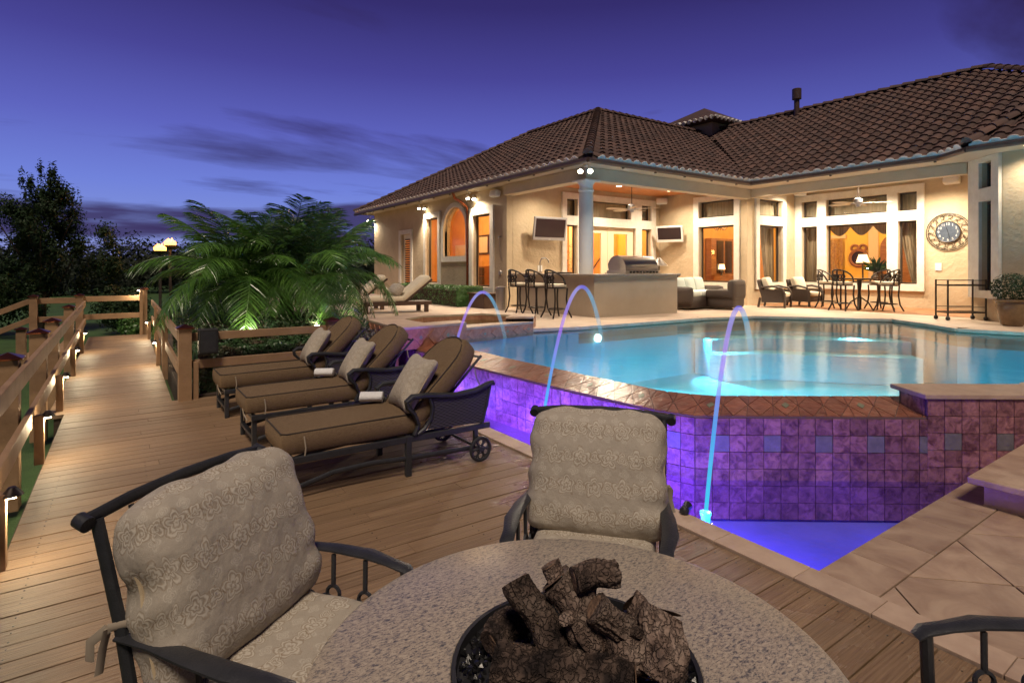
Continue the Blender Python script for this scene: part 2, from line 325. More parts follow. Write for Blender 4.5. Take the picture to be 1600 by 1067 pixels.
def wick():
    m, t, b = base('wicker_violet'); n = t.nodes; l = t.links
    tcx = n.new('ShaderNodeTexCoord'); sp = n.new('ShaderNodeSeparateXYZ'); l.new(tcx.outputs['Object'], sp.inputs[0])
    def sine(o, k, ph=None):
        a = n.new('ShaderNodeMath'); a.operation = 'MULTIPLY'; a.inputs[1].default_value = k; l.new(o, a.inputs[0])
        q = a.outputs[0]
        if ph: c = n.new('ShaderNodeMath'); l.new(q, c.inputs[0]); l.new(ph, c.inputs[1]); q = c.outputs[0]
        s = n.new('ShaderNodeMath'); s.operation = 'SINE'; l.new(q, s.inputs[0]); return s.outputs[0]
    fl = n.new('ShaderNodeMath'); fl.operation = 'MULTIPLY'; fl.inputs[1].default_value = 68; l.new(sp.outputs[2], fl.inputs[0])
    f2 = n.new('ShaderNodeMath'); f2.operation = 'FLOOR'; l.new(fl.outputs[0], f2.inputs[0])
    f3 = n.new('ShaderNodeMath'); f3.operation = 'MULTIPLY'; f3.inputs[1].default_value = math.pi; l.new(f2.outputs[0], f3.inputs[0])
    s1 = sine(sp.outputs[0], 110, f3.outputs[0]); s2 = sine(sp.outputs[2], 68 * 2 * math.pi)
    ad = n.new('ShaderNodeMath'); l.new(s1, ad.inputs[0]); l.new(s2, ad.inputs[1])
    mr = n.new('ShaderNodeMapRange'); mr.inputs[1].default_value = -1.6; mr.inputs[2].default_value = 1.6; l.new(ad.outputs[0], mr.inputs[0])
    mi = n.new('ShaderNodeMix'); mi.data_type = 'RGBA'; l.new(mr.outputs[0], mi.inputs[0]); mi.inputs[6].default_value = (.008, .008, .012, 1); mi.inputs[7].default_value = (.075, .070, .095, 1)
    l.new(mi.outputs[2], b.inputs['Base Color']); b.inputs['Roughness'].default_value = .45
    bp = n.new('ShaderNodeBump'); bp.inputs['Strength'].default_value = .8; bp.inputs['Distance'].default_value = .006; l.new(mr.outputs[0], bp.inputs['Height']); l.new(bp.outputs[0], b.inputs['Normal'])
    M['wicker'] = m
wick()
def paisley(name, pitch):
    m, t, b = base(name); n = t.nodes; l = t.links
    def mt(op, a, bb=None, c=None):
        k = n.new('ShaderNodeMath'); k.operation = op
        for i, x in enumerate((a, bb, c)):
            if x is None: continue
            if isinstance(x, (int, float)): k.inputs[i].default_value = x
            else: l.new(x, k.inputs[i])
        return k.outputs[0]
    tcx = n.new('ShaderNodeTexCoord'); dn = n.new('ShaderNodeTexNoise'); dn.inputs['Scale'].default_value = 30; l.new(tcx.outputs['UV'], dn.inputs['Vector'])
    sp = n.new('ShaderNodeSeparateXYZ'); l.new(tcx.outputs['UV'], sp.inputs[0])
    wob = mt('MULTIPLY', mt('SUBTRACT', dn.outputs['Fac'], .5), .34)
    def motif(p, ou, ov, petals, size):
        u = mt('ADD', mt('MULTIPLY', sp.outputs[0], 1 / p), ou); v = mt('ADD', mt('MULTIPLY', sp.outputs[1], 1 / p), ov)
        u2 = mt('ADD', u, mt('MULTIPLY', mt('FLOOR', v), .5))
        fu = mt('SUBTRACT', mt('FRACT', u2), .5); fv = mt('SUBTRACT', mt('FRACT', v), .5)
        r = mt('ADD', mt('SQRT', mt('ADD', mt('POWER', fu, 2), mt('POWER', fv, 2))), wob)
        th = mt('ARCTAN2', fu, fv)
        lob = mt('ADD', .58, mt('MULTIPLY', mt('ABSOLUTE', mt('COSINE', mt('MULTIPLY', th, petals))), .42))
        d = mt('DIVIDE', r, mt('MULTIPLY', lob, size))
        inside = mt('LESS_THAN', d, 1.0)
        line = mt('ADD', .5, mt('MULTIPLY', mt('SINE', mt('MULTIPLY', d, 19)), .5))
        return mt('MULTIPLY', inside, line), mt('MULTIPLY', inside, mt('SUBTRACT', 1, line))
    a, a2 = motif(pitch, 0, 0, 2.5, .40); c, c2 = motif(pitch, .5, .0, 1.5, .27); e, e2 = motif(pitch * .62, .25, .5, 2, .36)
    wv = n.new('ShaderNodeTexNoise'); wv.inputs['Scale'].default_value = 34; wv.inputs['Distortion'].default_value = 2.2; wv.inputs['Detail'].default_value = 1; l.new(tcx.outputs['UV'], wv.inputs['Vector'])
    curl = mt('MULTIPLY', mt('ADD', .5, mt('MULTIPLY', mt('SINE', mt('MULTIPLY', wv.outputs['Fac'], 75)), .5)), .35)
    lightf = mt('MINIMUM', mt('ADD', mt('ADD', a, c), mt('ADD', mt('MULTIPLY', e, .6), curl)), 1)
    darkf = mt('MINIMUM', mt('MULTIPLY', mt('ADD', a2, c2), .55), 1)
    m1 = n.new('ShaderNodeMix'); m1.data_type = 'RGBA'; l.new(lightf, m1.inputs[0]); m1.inputs[6].default_value = (.36, .315, .26, 1); m1.inputs[7].default_value = (.52, .475, .405, 1)
    m2 = n.new('ShaderNodeMix'); m2.data_type = 'RGBA'; l.new(darkf, m2.inputs[0]); l.new(m1.outputs[2], m2.inputs[6]); m2.inputs[7].default_value = (.27, .21, .15, 1)
    l.new(m2.outputs[2], b.inputs['Base Color']); b.inputs['Roughness'].default_value = .75; b.inputs['Specular IOR Level'].default_value = .2
    fn = n.new('ShaderNodeTexNoise'); fn.inputs['Scale'].default_value = 14; fn.inputs['Detail'].default_value = 3; l.new(tcx.outputs['UV'], fn.inputs['Vector'])
    hh = mt('ADD', fn.outputs['Fac'], mt('MULTIPLY', lightf, .05))
    bp = n.new('ShaderNodeBump'); bp.inputs['Strength'].default_value = .45; bp.inputs['Distance'].default_value = .02; l.new(hh, bp.inputs['Height']); l.new(bp.outputs[0], b.inputs['Normal'])
    M[name] = m
paisley('paisley', .125); paisley('paisley_small', .10)
def granite():
    m, t, b = base('granite'); n = t.nodes; l = t.links
    g = n.new('ShaderNodeTexCoord'); mpx = n.new('ShaderNodeMapping'); mpx.inputs['Scale'].default_value = (1, 2.1, 1); mpx.inputs['Rotation'].default_value = (0, 0, R(25)); l.new(g.outputs['Object'], mpx.inputs[0])
    z1 = n.new('ShaderNodeTexNoise'); z1.inputs['Scale'].default_value = 62; z1.inputs['Detail'].default_value = 9; z1.inputs['Roughness'].default_value = .7; z1.inputs['Distortion'].default_value = .6; l.new(mpx.outputs[0], z1.inputs['Vector'])
    r1 = n.new('ShaderNodeValToRGB'); l.new(z1.outputs['Fac'], r1.inputs[0]); c = r1.color_ramp
    c.elements[0].position = .34; c.elements[0].color = (.05, .048, .055, 1); c.elements[1].position = .70; c.elements[1].color = (.58, .49, .39, 1)
    for p, k in ((.43, (.18, .165, .165)), (.48, (.35, .29, .23)), (.60, (.46, .39, .31))):
        e = c.elements.new(p); e.color = (*k, 1)
    v = n.new('ShaderNodeTexVoronoi'); v.inputs['Scale'].default_value = 130; l.new(g.outputs['Object'], v.inputs['Vector'])
    lt = n.new('ShaderNodeMath'); lt.operation = 'LESS_THAN'; lt.inputs[1].default_value = .20; l.new(v.outputs['Distance'], lt.inputs[0])
    ml = n.new('ShaderNodeMath'); ml.operation = 'MULTIPLY'; ml.inputs[1].default_value = .55; l.new(lt.outputs[0], ml.inputs[0])
    mi = n.new('ShaderNodeMix'); mi.data_type = 'RGBA'; l.new(ml.outputs[0], mi.inputs[0]); l.new(r1.outputs[0], mi.inputs[6]); mi.inputs[7].default_value = (.04, .038, .045, 1)
    l.new(mi.outputs[2], b.inputs['Base Color']); b.inputs['Roughness'].default_value = .28
    M['granite'] = m
granite()
def schlick(n, l, f0, normal=None):
    g = n.new('ShaderNodeNewGeometry'); d = n.new('ShaderNodeVectorMath'); d.operation = 'DOT_PRODUCT'; l.new(normal or g.outputs['Normal'], d.inputs[0]); l.new(g.outputs['Incoming'], d.inputs[1]); x = d.outputs['Value']
    for op, v, first in (('ABSOLUTE', 0, True), ('SUBTRACT', 1, False), ('POWER', 5, True), ('MULTIPLY', 1 - f0, True), ('ADD', f0, True)):
        k = n.new('ShaderNodeMath'); k.operation = op; k.use_clamp = op == 'SUBTRACT'; l.new(x, k.inputs[0 if first else 1]); k.inputs[1 if first else 0].default_value = v; x = k.outputs[0]
    return x
def glass():
    m = bpy.data.materials.new('window_glass'); m.use_nodes = True; t = m.node_tree; t.nodes.clear(); n = t.nodes; l = t.links
    o = n.new('ShaderNodeOutputMaterial'); mi = n.new('ShaderNodeMixShader'); tr = n.new('ShaderNodeBsdfTransparent'); gl = n.new('ShaderNodeBsdfGlossy'); 
    gl.inputs['Roughness'].default_value = .01; tr.inputs[0].default_value = (.9, .88, .84, 1)
    l.new(schlick(n, l, .05), mi.inputs[0]); l.new(tr.outputs[0], mi.inputs[1]); l.new(gl.outputs[0], mi.inputs[2]); l.new(mi.outputs[0], o.inputs[0]); M['glass'] = m
glass()
def water(name, tint, scale, strength, stretch, rough=.03):
    m = bpy.data.materials.new(name); m.use_nodes = True; t = m.node_tree; t.nodes.clear(); n = t.nodes; l = t.links
    o = n.new('ShaderNodeOutputMaterial'); mi = n.new('ShaderNodeMixShader'); tr = n.new('ShaderNodeBsdfTransparent'); gl = n.new('ShaderNodeBsdfGlossy'); 
    gl.inputs['Roughness'].default_value = rough; tr.inputs[0].default_value = (*tint, 1)
    g = n.new('ShaderNodeNewGeometry'); mp = n.new('ShaderNodeMapping'); mp.inputs['Scale'].default_value = stretch; l.new(g.outputs['Position'], mp.inputs[0])
    z = n.new('ShaderNodeTexNoise'); z.inputs['Scale'].default_value = scale; z.inputs['Detail'].default_value = 3; l.new(mp.outputs[0], z.inputs['Vector'])
    bp = n.new('ShaderNodeBump'); bp.inputs['Strength'].default_value = strength; bp.inputs['Distance'].default_value = .03; l.new(z.outputs['Fac'], bp.inputs['Height'])
    l.new(bp.outputs[0], gl.inputs['Normal'])
    l.new(schlick(n, l, .02, bp.outputs[0]), mi.inputs[0]); l.new(tr.outputs[0], mi.inputs[1]); l.new(gl.outputs[0], mi.inputs[2]); l.new(mi.outputs[0], o.inputs[0]); M[name] = m
water('pool_water', (.62, .93, .98), 3.2, .16, (1, 1, 1), .13); water('basin_water', (.70, .70, .96), 4, .6, (1, 1, 1), .10); water('spa_water', (.7, .95, .75), 6, .3, (1, 1, 1), .05)
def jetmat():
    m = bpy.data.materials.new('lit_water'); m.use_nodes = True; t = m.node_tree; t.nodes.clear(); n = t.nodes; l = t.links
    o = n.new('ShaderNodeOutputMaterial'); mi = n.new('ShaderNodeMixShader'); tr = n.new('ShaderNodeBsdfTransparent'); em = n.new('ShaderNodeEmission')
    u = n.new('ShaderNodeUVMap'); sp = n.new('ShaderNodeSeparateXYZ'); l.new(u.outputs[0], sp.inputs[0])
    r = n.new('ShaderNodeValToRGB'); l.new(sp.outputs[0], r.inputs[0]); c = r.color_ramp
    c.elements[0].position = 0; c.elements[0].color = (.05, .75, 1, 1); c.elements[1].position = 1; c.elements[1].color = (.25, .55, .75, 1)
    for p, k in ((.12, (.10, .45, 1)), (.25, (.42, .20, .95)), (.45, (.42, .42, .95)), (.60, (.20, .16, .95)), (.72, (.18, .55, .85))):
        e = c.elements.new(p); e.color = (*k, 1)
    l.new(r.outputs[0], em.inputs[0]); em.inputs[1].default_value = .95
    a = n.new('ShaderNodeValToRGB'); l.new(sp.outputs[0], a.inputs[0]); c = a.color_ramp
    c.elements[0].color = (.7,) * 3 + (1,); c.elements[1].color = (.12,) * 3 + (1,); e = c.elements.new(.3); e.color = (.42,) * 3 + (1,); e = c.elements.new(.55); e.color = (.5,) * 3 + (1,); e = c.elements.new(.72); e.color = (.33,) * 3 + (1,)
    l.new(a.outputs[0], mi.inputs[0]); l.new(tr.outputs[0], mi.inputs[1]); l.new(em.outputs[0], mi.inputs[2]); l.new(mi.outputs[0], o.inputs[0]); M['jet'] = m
jetmat()

# ------------------------------------------------------------------ ground
PZ = .55                                  # patio level; the deck is 0
g = MB()
for x0, x1, y0, y1 in ((-400, 0, -60, 600), (0, 3.2, 8.7, 600), (3.2, 400, 9.3, 600), (0, 400, -60, -2.9), (16.5, 400, -2.9, 9.3), (0, 3.05, -2.9, 8.7)): g.quad((x0, y0, -.35), (x1, y0, -.35), (x1, y1, -.35), (x0, y1, -.35))
struct(g.build('ground', M['grass']))
def xl(y): return -.60 - .0125 * (y - 5)  # left edge of the boardwalk
# boardwalk and deck: one plank at a time
d = MB(); d.box(-.62, 3.08, -1.6, 8.62, -.30, -.045); d.box(-.70, .50, 8.62, 18.0, -.30, -.045); deck = struct(d.build('deck', M['dirt']))
pw = .145
for k, (x0, x1, ya, yb) in enumerate(((-.60, 3.09, -1.6, 8.6), (-.76, .52, 8.6, 17.95))):
    p = MB(); p.box(0, 1, 0, pw - .003, -.04, 0); e_ = .0025; p.v[4:] = [(x_, min(max(y_, e_), pw - .003 - e_), 0) for x_, y_, z_ in p.v[4:]]; n_ = len(p.v); pm = p.mesh('plank'); pm.materials.append(M['deck_wood'])
    y = ya; joint = 0
    while y < yb:
        cut = [x0] + ([x0 + (x1 - x0) * (.22, .55, .78, .40)[joint % 4] + rng.uniform(-.1, .1)] if x1 - x0 > 2 else []) + [x1]; joint += 1
        for xa, xb in zip(cut, cut[1:]): inst('plank', pm, deck, Matrix.Translation((xa, y + rng.uniform(-.001, .001), rng.uniform(-.002, .001))) @ Matrix.Diagonal((xb - xa - .003, 1, 1, 1)))
        y += pw
t_ = M['deck_wood'].node_tree; b_ = t_.nodes['Principled BSDF']; old = b_.inputs['Roughness'].links[0].from_socket
gp_ = t_.nodes.new('ShaderNodeNewGeometry'); sx_ = t_.nodes.new('ShaderNodeSeparateXYZ'); t_.links.new(gp_.outputs['Position'], sx_.inputs[0])
wn_ = t_.nodes.new('ShaderNodeTexNoise'); wn_.inputs['Scale'].default_value = 1.6; wn_.inputs['Detail'].default_value = 4; t_.links.new(gp_.outputs['Position'], wn_.inputs['Vector'])
wm_ = t_.nodes.new('ShaderNodeMapRange'); wm_.inputs[1].default_value = 1.7; wm_.inputs[2].default_value = 3.1; wm_.inputs[4].default_value = .42; t_.links.new(sx_.outputs[0], wm_.inputs[0])
wa_ = t_.nodes.new('ShaderNodeMath'); t_.links.new(wn_.outputs['Fac'], wa_.inputs[0]); t_.links.new(wm_.outputs[0], wa_.inputs[1])
wr_ = t_.nodes.new('ShaderNodeMapRange'); wr_.inputs[1].default_value = .70; wr_.inputs[2].default_value = .84; t_.links.new(wa_.outputs[0], wr_.inputs[0])
wx_ = t_.nodes.new('ShaderNodeMix'); t_.links.new(wr_.outputs[0], wx_.inputs[0]); t_.links.new(old, wx_.inputs[2]); wx_.inputs[3].default_value = .16; t_.links.new(wx_.outputs[0], b_.inputs['Roughness'])
sw = MB()
yk = -1.6 + pw * 10
while yk < 6.0:
    for xk in (-.45, .15, .75, 1.35, 1.95, 2.55, 3.0):
        for dy in (.03, .112): sw.tube([(xk, yk + dy, -.002), (xk, yk + dy, .0014)], .0042, 6)
    yk += pw
struct(sw.build('deck_screws', M['bronze'], deck), 'stuff')
# travertine terrace beside the basin
t = MB(); t.box(3.29, 9.5, -3, 1.5, -.3, -.03); terr = struct(t.build('terrace', M['grout']))
def slab(poly, z0, z1, name, mt, parent, gap=.0022):
    cx = sum(p[0] for p in poly) / len(poly); cy = sum(p[1] for p in poly) / len(poly)
    q = []
    for p in poly:
        v = Vector((p[0] - cx, p[1] - cy)); k_ = 1 - min(.08, gap / max(.05, v.length)); q.append((cx + v.x * k_, cy + v.y * k_))
    return MB().prism(q, z0, z1).build(name, mt, parent, bevel=.003)
yy = 1.5
for j in range(-8, 14):                        # diagonal-laid square slabs, cut at the border
    for i in range(-8, 14):
        c = (3.75 + (i - j) * .46 + 1.2, 1.15 - (i + j) * .46 + 1.2); h = .455
        if not (2.6 < c[0] < 10 and -3.6 < c[1] < 2): continue
        poly = [(c[0] + h, c[1]), (c[0], c[1] + h), (c[0] - h, c[1]), (c[0], c[1] - h)]
        def clip(poly, f):
            o = []
            for a, b in zip(poly, poly[1:] + poly[:1]):
                fa, fb = f(a), f(b)
                if fa >= 0: o.append(a)
                if fa * fb < 0: s = fa / (fa - fb); o.append((a[0] + (b[0] - a[0]) * s, a[1] + (b[1] - a[1]) * s))
            return o
        for f in (lambda p: p[0] - 3.30, lambda p: 1.34 - p[1], lambda p: 9.4 - p[0], lambda p: p[1] + 2.9):
            poly = clip(poly, f) if len(poly) > 2 else poly
        if len(poly) > 2: slab(poly, -.03, .006 + rng.uniform(-.001, .001), 'paver', M['travertine'], terr)
x = 3.30
while x < 9.2:
    ln = rng.choice((.38, .5, .58)); slab([(x, 1.345), (x + ln, 1.345), (x + ln, 1.66), (x, 1.66)], -.06, .008, 'edge_paver', M['travertine'], terr); x += ln
y = -2.9
while y < 9.0:
    ln = rng.choice((.40, .46, .52)); slab([(3.10, y), (3.295, y), (3.295, y + ln), (3.10, y + ln)], -.10, .012, 'edge_paver', M['coping_stone'], terr); y += ln

# ------------------------------------------------------------------ the pool
pool = thing('swimming_pool', 'turquoise lit swimming pool with tiled overflow edge in front of the house', 'pool')
OUT = [(3.98, 9.3), (3.96, 8.3), (3.94, 6.4), (4.02, 4.85), (4.14, 3.62), (4.28, 3.26), (6.03, 1.99)]
INN = [(4.48, 9.3), (4.48, 8.3), (4.48, 6.4), (4.53, 5.0), (4.60, 3.9), (4.82, 3.48), (6.46, 2.33)]
FAR = [(6.68, 8.97), (7.69, 8.72), (9.41, 8.64), (11.6, 8.6), (13.1, 8.2), (14.2, 6.85), (15.0, 5.8), (14.34, 4.88), (13.65, 4.15), (13.9, 3.2), (14.0, 1.0), (11.5, -.6), (8.6, .6), (6.85, 2.05)]
pts = INN + FAR[::-1][:0]
loop = INN[1:] + [(6.9, 2.05), (7.4, 1.72)] + [(9.6, 1.2), (12, .2), (14.0, 1.0), (13.9, 3.2), (13.65, 4.15), (14.34, 4.88), (15.0, 5.8), (14.2, 6.85), (13.1, 8.2), (11.6, 8.6), (9.41, 8.64), (7.69, 8.72), (6.69, 8.945), (5.0, 8.675), (4.48, 8.59)]
b = MB(); n = len(loop)
b.quad(*[(p[0], p[1], -.75) for p in loop])
for i in range(n):
    p, q = loop[i], loop[(i + 1) % n]; b.quad((p[0], p[1], -.75), (q[0], q[1], -.75), (q[0], q[1], .44), (p[0], p[1], .44))
b.build('basin', M['plaster_blue'], pool)
# steps inside the pool on the house side
s = MB(); s.prism([(11.2, 8.55), (13.0, 8.15), (14.1, 6.85), (14.9, 5.8), (14.4, 5.2), (13.3, 6.4), (12.4, 7.6), (11.1, 8.0)], -.75, .12); s.build('step', M['plaster_blue'], pool, bevel=.03)
s = MB(); s.prism([(11.0, 8.0), (12.35, 7.55), (13.25, 6.35), (14.3, 5.2), (13.9, 4.8), (12.8, 6.0), (11.9, 7.1), (10.9, 7.5)], -.75, -.15); s.build('step', M['plaster_blue'], pool, bevel=.03)
wt = MB(); wt.quad(*[(p[0], p[1], .485) for p in loop]); wo = wt.build('pool_water', M['pool_water']); struct(wo)
# overflow wall: core, then a skin of 15 cm tiles
core = MB()
for i in range(len(OUT) - 1):
    a, c, e, f = OUT[i], OUT[i+1], INN[i+1], INN[i]
    core.prism([a, c, e, f], -.5, .39)
wall = core.build('overflow_wall', M['grout'], pool)
tile = .153
tm = MB(); tm.box(.003, tile - .003, -.010, .006, .003, tile - .003); tmesh = tm.mesh('tile'); tmesh.materials.append(M['wall_tile'])
am = tmesh.copy(); am.materials.clear(); am.materials.append(M['accent_tile'])
segs = [(OUT[k], OUT[k+1], 6 if k >= len(OUT) - 3 else 4) for k in range(len(OUT) - 1)] 
cnt = 0
for (a, c, rows) in segs:
    v = Vector((c[0] - a[0], c[1] - a[1])); ln = v.length; v.normalize(); k = max(1, round(ln / tile)); sx = ln / (k * tile)
    for i in range(k):
        cnt += 1
        for j in range(rows):
            z = .392 - (j + 1) * tile
            me = am if (j == 1 and cnt % 3 == 0 and cnt > 33) else tmesh
            p = Vector((a[0] + v.x * i * tile * sx, a[1] + v.y * i * tile * sx, z))
            mtx = Matrix.Translation(p) @ Matrix(((v.x, -v.y, 0, 0), (v.y, v.x, 0, 0), (0, 0, 1, 0), (0, 0, 0, 1))) @ Matrix.Rotation(R(rng.uniform(-.4, .4)), 4, 'Z')
            # the tile's face looks outwards, to the right of the walking direction
            inst('tile', me, wall, mtx @ Matrix.Diagonal((sx, 1, 1, 1)))
# sloping coping of brown lozenge tiles with small green insets
cb = MB(); 
for i in range(len(OUT) - 1):
    a, c, e, f = OUT[i], OUT[i+1], INN[i+1], INN[i]; cb.quad((*a, .405), (*c, .405), (*e, .478), (*f, .478)); cb.quad((*a, .405), (*c, .405), (*c, .38), (*a, .38))
cop = cb.build('coping', M['grout'], pool)
def walk(path, s):
    for a, c in zip(path, path[1:]):
        l_ = math.dist(a, c)
        if s <= l_: return (a[0] + (c[0] - a[0]) * s / l_, a[1] + (c[1] - a[1]) * s / l_)
        s -= l_
    return path[-1]
def plen(path): return sum(math.dist(a, c) for a, c in zip(path, path[1:]))
LO, LI = plen(OUT), plen(INN); nl = 17
def cp(u, v, dz=.0):
    p, q = walk(OUT, u * LO), walk(INN, u * LI); return Vector((p[0] + (q[0] - p[0]) * v, p[1] + (q[1] - p[1]) * v, .405 + .073 * v + dz))
def piece(uv, name, mt, dz, shrink):
    cu = sum(p[0] for p in uv) / len(uv); cv = sum(p[1] for p in uv) / len(uv)
    q = [(cu + (p[0] - cu) * shrink, cv + (p[1] - cv) * shrink) for p in uv]; m = MB(); k = len(q)
    top = [cp(p[0], p[1], dz) for p in q]; bot = [cp(p[0], p[1], -.005) for p in q]
    m.quad(*top)
    for i in range(k): j = (i + 1) % k; m.quad(bot[i], bot[j], top[j], top[i])
    return m.build(name, mt, cop)
for i in range(nl * 2):
    u0 = i / (nl * 2); u1 = (i + 1) / (nl * 2); um = (u0 + u1) / 2; dz = .008 + rng.uniform(-.001, .001)
    piece([(um, 0), (u1, .5), (um, 1), (u0, .5)], 'lozenge', M['coping_tile'], dz, .95)
    piece([(u0, 0), (um, 0), (u0, .5)], 'corner_tile', M['coping_tile'], dz, .92); piece([(um, 0), (u1, 0), (u1, .5)], 'corner_tile', M['coping_tile'], dz, .92)
    piece([(u0, 1), (u0, .5), (um, 1)], 'corner_tile', M['coping_tile'], dz, .92); piece([(um, 1), (u1, .5), (u1, 1)], 'corner_tile', M['coping_tile'], dz, .92)
    if i % 3 == 1: piece([(um, .36), (um + .003 * 1.6, .5), (um, .64), (um - .003 * 1.6, .5)], 'inset', M['green_inset'], dz + .004, 1)
# raised pier at the right end of the overflow
pd = thing('stone_pier', 'raised stone-capped tiled pier at the right end of the overflow wall', 'pier')
pa, pb_ = Vector((5.96, 2.04)), Vector((8.6, .12)); dv_ = (pb_ - pa).normalized(); nv = Vector((-dv_.y, dv_.x))
pc = MB(); q = [pa, pb_, pb_ + nv * .44, pa + nv * .40 + dv_ * .02]; pc.prism([tuple(k) for k in q], -.4, .575); pc.build('core', M['grout'], pd)
cap = MB(); o_ = -.03; q = [pa + nv * o_ - dv_ * .03, pb_ + nv * o_, pb_ + nv * .50, pa + nv * .46 - dv_ * .03]; cap.prism([tuple(k) for k in q], .578, .62); cap.build('cap', M['coping_stone'], pd, bevel=.006)
for i in range(17):
    for j in range(6):
        p = pa + dv_ * i * tile - nv * .002
        inst('tile', tmesh if not (j == 2 and i % 3 == 1) else am, pd, Matrix.Translation((p.x, p.y, .575 - (j + 1) * tile)) @ Matrix(((dv_.x, -dv_.y, 0, 0), (dv_.y, dv_.x, 0, 0), (0, 0, 1, 0), (0, 0, 0, 1))))
for j in range(2): 
    for i in range(2):
        p = pa + nv * (.02 + tile * (i + 1)) - dv_ * .001
        inst('tile', tmesh, pd, Matrix.Translation((p.x, p.y, .575 - (j + 1) * tile)) @ Matrix(((-nv.x, -(-nv.y), 0, 0), (-nv.y, -nv.x, 0, 0), (0, 0, 1, 0), (0, 0, 0, 1))))
ex = MB(); ex.prism([(7.0, 1.62), (8.6, .5), (9.8, .8), (9.6, 1.25), (7.45, 1.75)], .3, .60); ex.build('return_cap', M['coping_stone'], pd, bevel=.006)
# lower catch basin
bb = MB(); bb.box(3.30, 8.2, 1.62, 9.2, -.62, -.55); bb.box(3.22, 3.31, 1.62, 9.2, -.6, -.01); bb.box(3.3, 8.2, 1.5, 1.63, -.6, -.03); cbas = thing('catch_basin', 'narrow violet lit catch basin below the overflow wall', 'basin'); bb.build('shell', M['basin_blue'], cbas)
w2 = MB(); w2.quad((3.30, 1.62, -.17), (8.2, 1.62, -.17), (8.2, 1.9, -.17), (3.30, 9.2, -.17)); wo2 = MB().quad((3.305, 1.635, -.17), (7.0, 1.635, -.17), (4.3, 3.3, -.17), (4.0, 9.2, -.17), (3.305, 9.2, -.17)).build('basin_water', M['basin_water']); struct(wo2)
# step block on the terrace
sb = thing('stone_step', 'low travertine step block with overhanging cap on the terrace', 'step')
MB().box(5.20, 7.6, -.9, 1.42, .007, .165).build('riser', M['coping_stone'], sb)
for i, yb0 in enumerate((-.9, -.30, .30, .88)): MB().box(5.13, 7.6, yb0 + .003, yb0 + (.595 if i < 3 else .62), .166, .215).build('cap_slab', M['travertine'], sb, bevel=.008)
# laminar jets
def jet(base_, land, hgt, label, power=1.0):
    r = thing('water_jet', label, 'water jet', (0, 0, 0), 0, 'arching lit water jets'); a = Vector(base_); c = Vector(land); m = MB(); K = 40; P = []
    for i in range(K + 1):
        s = i / K; p = a.lerp(c, s); p.z = a.z + (c.z - a.z) * s + hgt * 4 * s * (1 - s); P.append(p)
    m.tube(P, [.015 + .017 * (i / K) for i in range(K + 1)], 8)
    for i in range(K + 1):
        for j in range(8): m.uv[i * 8 + j] = (i / K, 0)
    m.build('stream', M['jet'], r, smooth=True)
    nz_ = MB().lathe([(.03, -.12), (.035, .0), (.042, .01), (.042, .03), (.02, .035)], 12, a); nz_.build('nozzle', M['led'], r, smooth=True)
    light('POINT', (a.x + .10, a.y + .05, a.z + .10), 12 * power, (.25, .20, 1), .03, name='jet_light'); return r
jet((3.70, 2.72, -.16), (6.13, 3.83, .485), 1.17, 'tall violet lit jet arching beside the raised stone pier')
jet((3.62, 4.75, -.16), (6.35, 6.6, .485), 1.32, 'violet lit jet arching toward the bright pool light by the bar')
jet((3.62, 6.95, -.16), (5.75, 8.55, .485), 1.18, 'faint violet jet arching in front of the tiled spa')
for (bx, yy, pw_) in ((3.45, 2.85, 44), (3.42, 3.6, 40), (3.42, 4.75, 130), (3.42, 5.8, 50), (3.42, 7.0, 34), (3.42, 8.2, 20)):
    light('POINT', (bx, yy, -.25), pw_ * 1.5, (.22, .085, 1), .03, name='basin_light')
light('POINT', (4.0, 2.3, -.34), 9, (.10, .07, 1), .04, name='basin_light'); light('POINT', (5.2, 1.95, -.34), 3, (.16, .07, 1), .04, name='basin_light')
for yy in (2.58, 4.35):
    dm = thing('basin_spotlight', 'small black spotlight lying on the basin edge ' + ('beside the dining chair' if yy < 3 else 'behind the chaise wheel'), 'spotlight', (3.27, yy, .012), R(20)); MB().lathe([(.025, 0), (.035, .01), (.035, .03), (.02, .05)], 12).build('housing', M['black_plastic'], dm, smooth=True); MB().tube([(0, 0, .03), (.07, 0, .035)], [.02, .035], 10).build('hood', M['black_plastic'], dm)
# underwater lamps; those without a lens are added, unseen, to brighten the water
for (lx, ly, nx, ny, pw_, vis) in ((8.15, 8.66, 0, -1, 420, 1), (13.85, 2.9, -1, .1, 420, 1), (5.5, 3.05, .6, .8, 420, 0), (4.62, 5.2, 1, .1, 420, 0), (4.6, 7.6, 1, -.1, 330, 0), (10.4, .95, .1, 1, 420, 0), (7.9, 1.75, .3, 1, 420, 0), (11.0, 8.5, 0, -1, 300, 0), (14.3, 6.4, -.8, -.5, 300, 0), (13.2, 1.4, -.6, .8, 420, 0)):
    if vis: MB().tube([(lx, ly, .30), (lx + nx * .05, ly + ny * .05, .30)], .085, 16).build('pool_light', M['pool_lens'], pool)
    light('SPOT', (lx + nx * .25, ly + ny * .25, .30), pw_ * 1.5, (.40, .88, 1), .1, (lx + nx * 1.6, ly + ny * 1.6, -.95), 96, .6, 'pool_lamp')

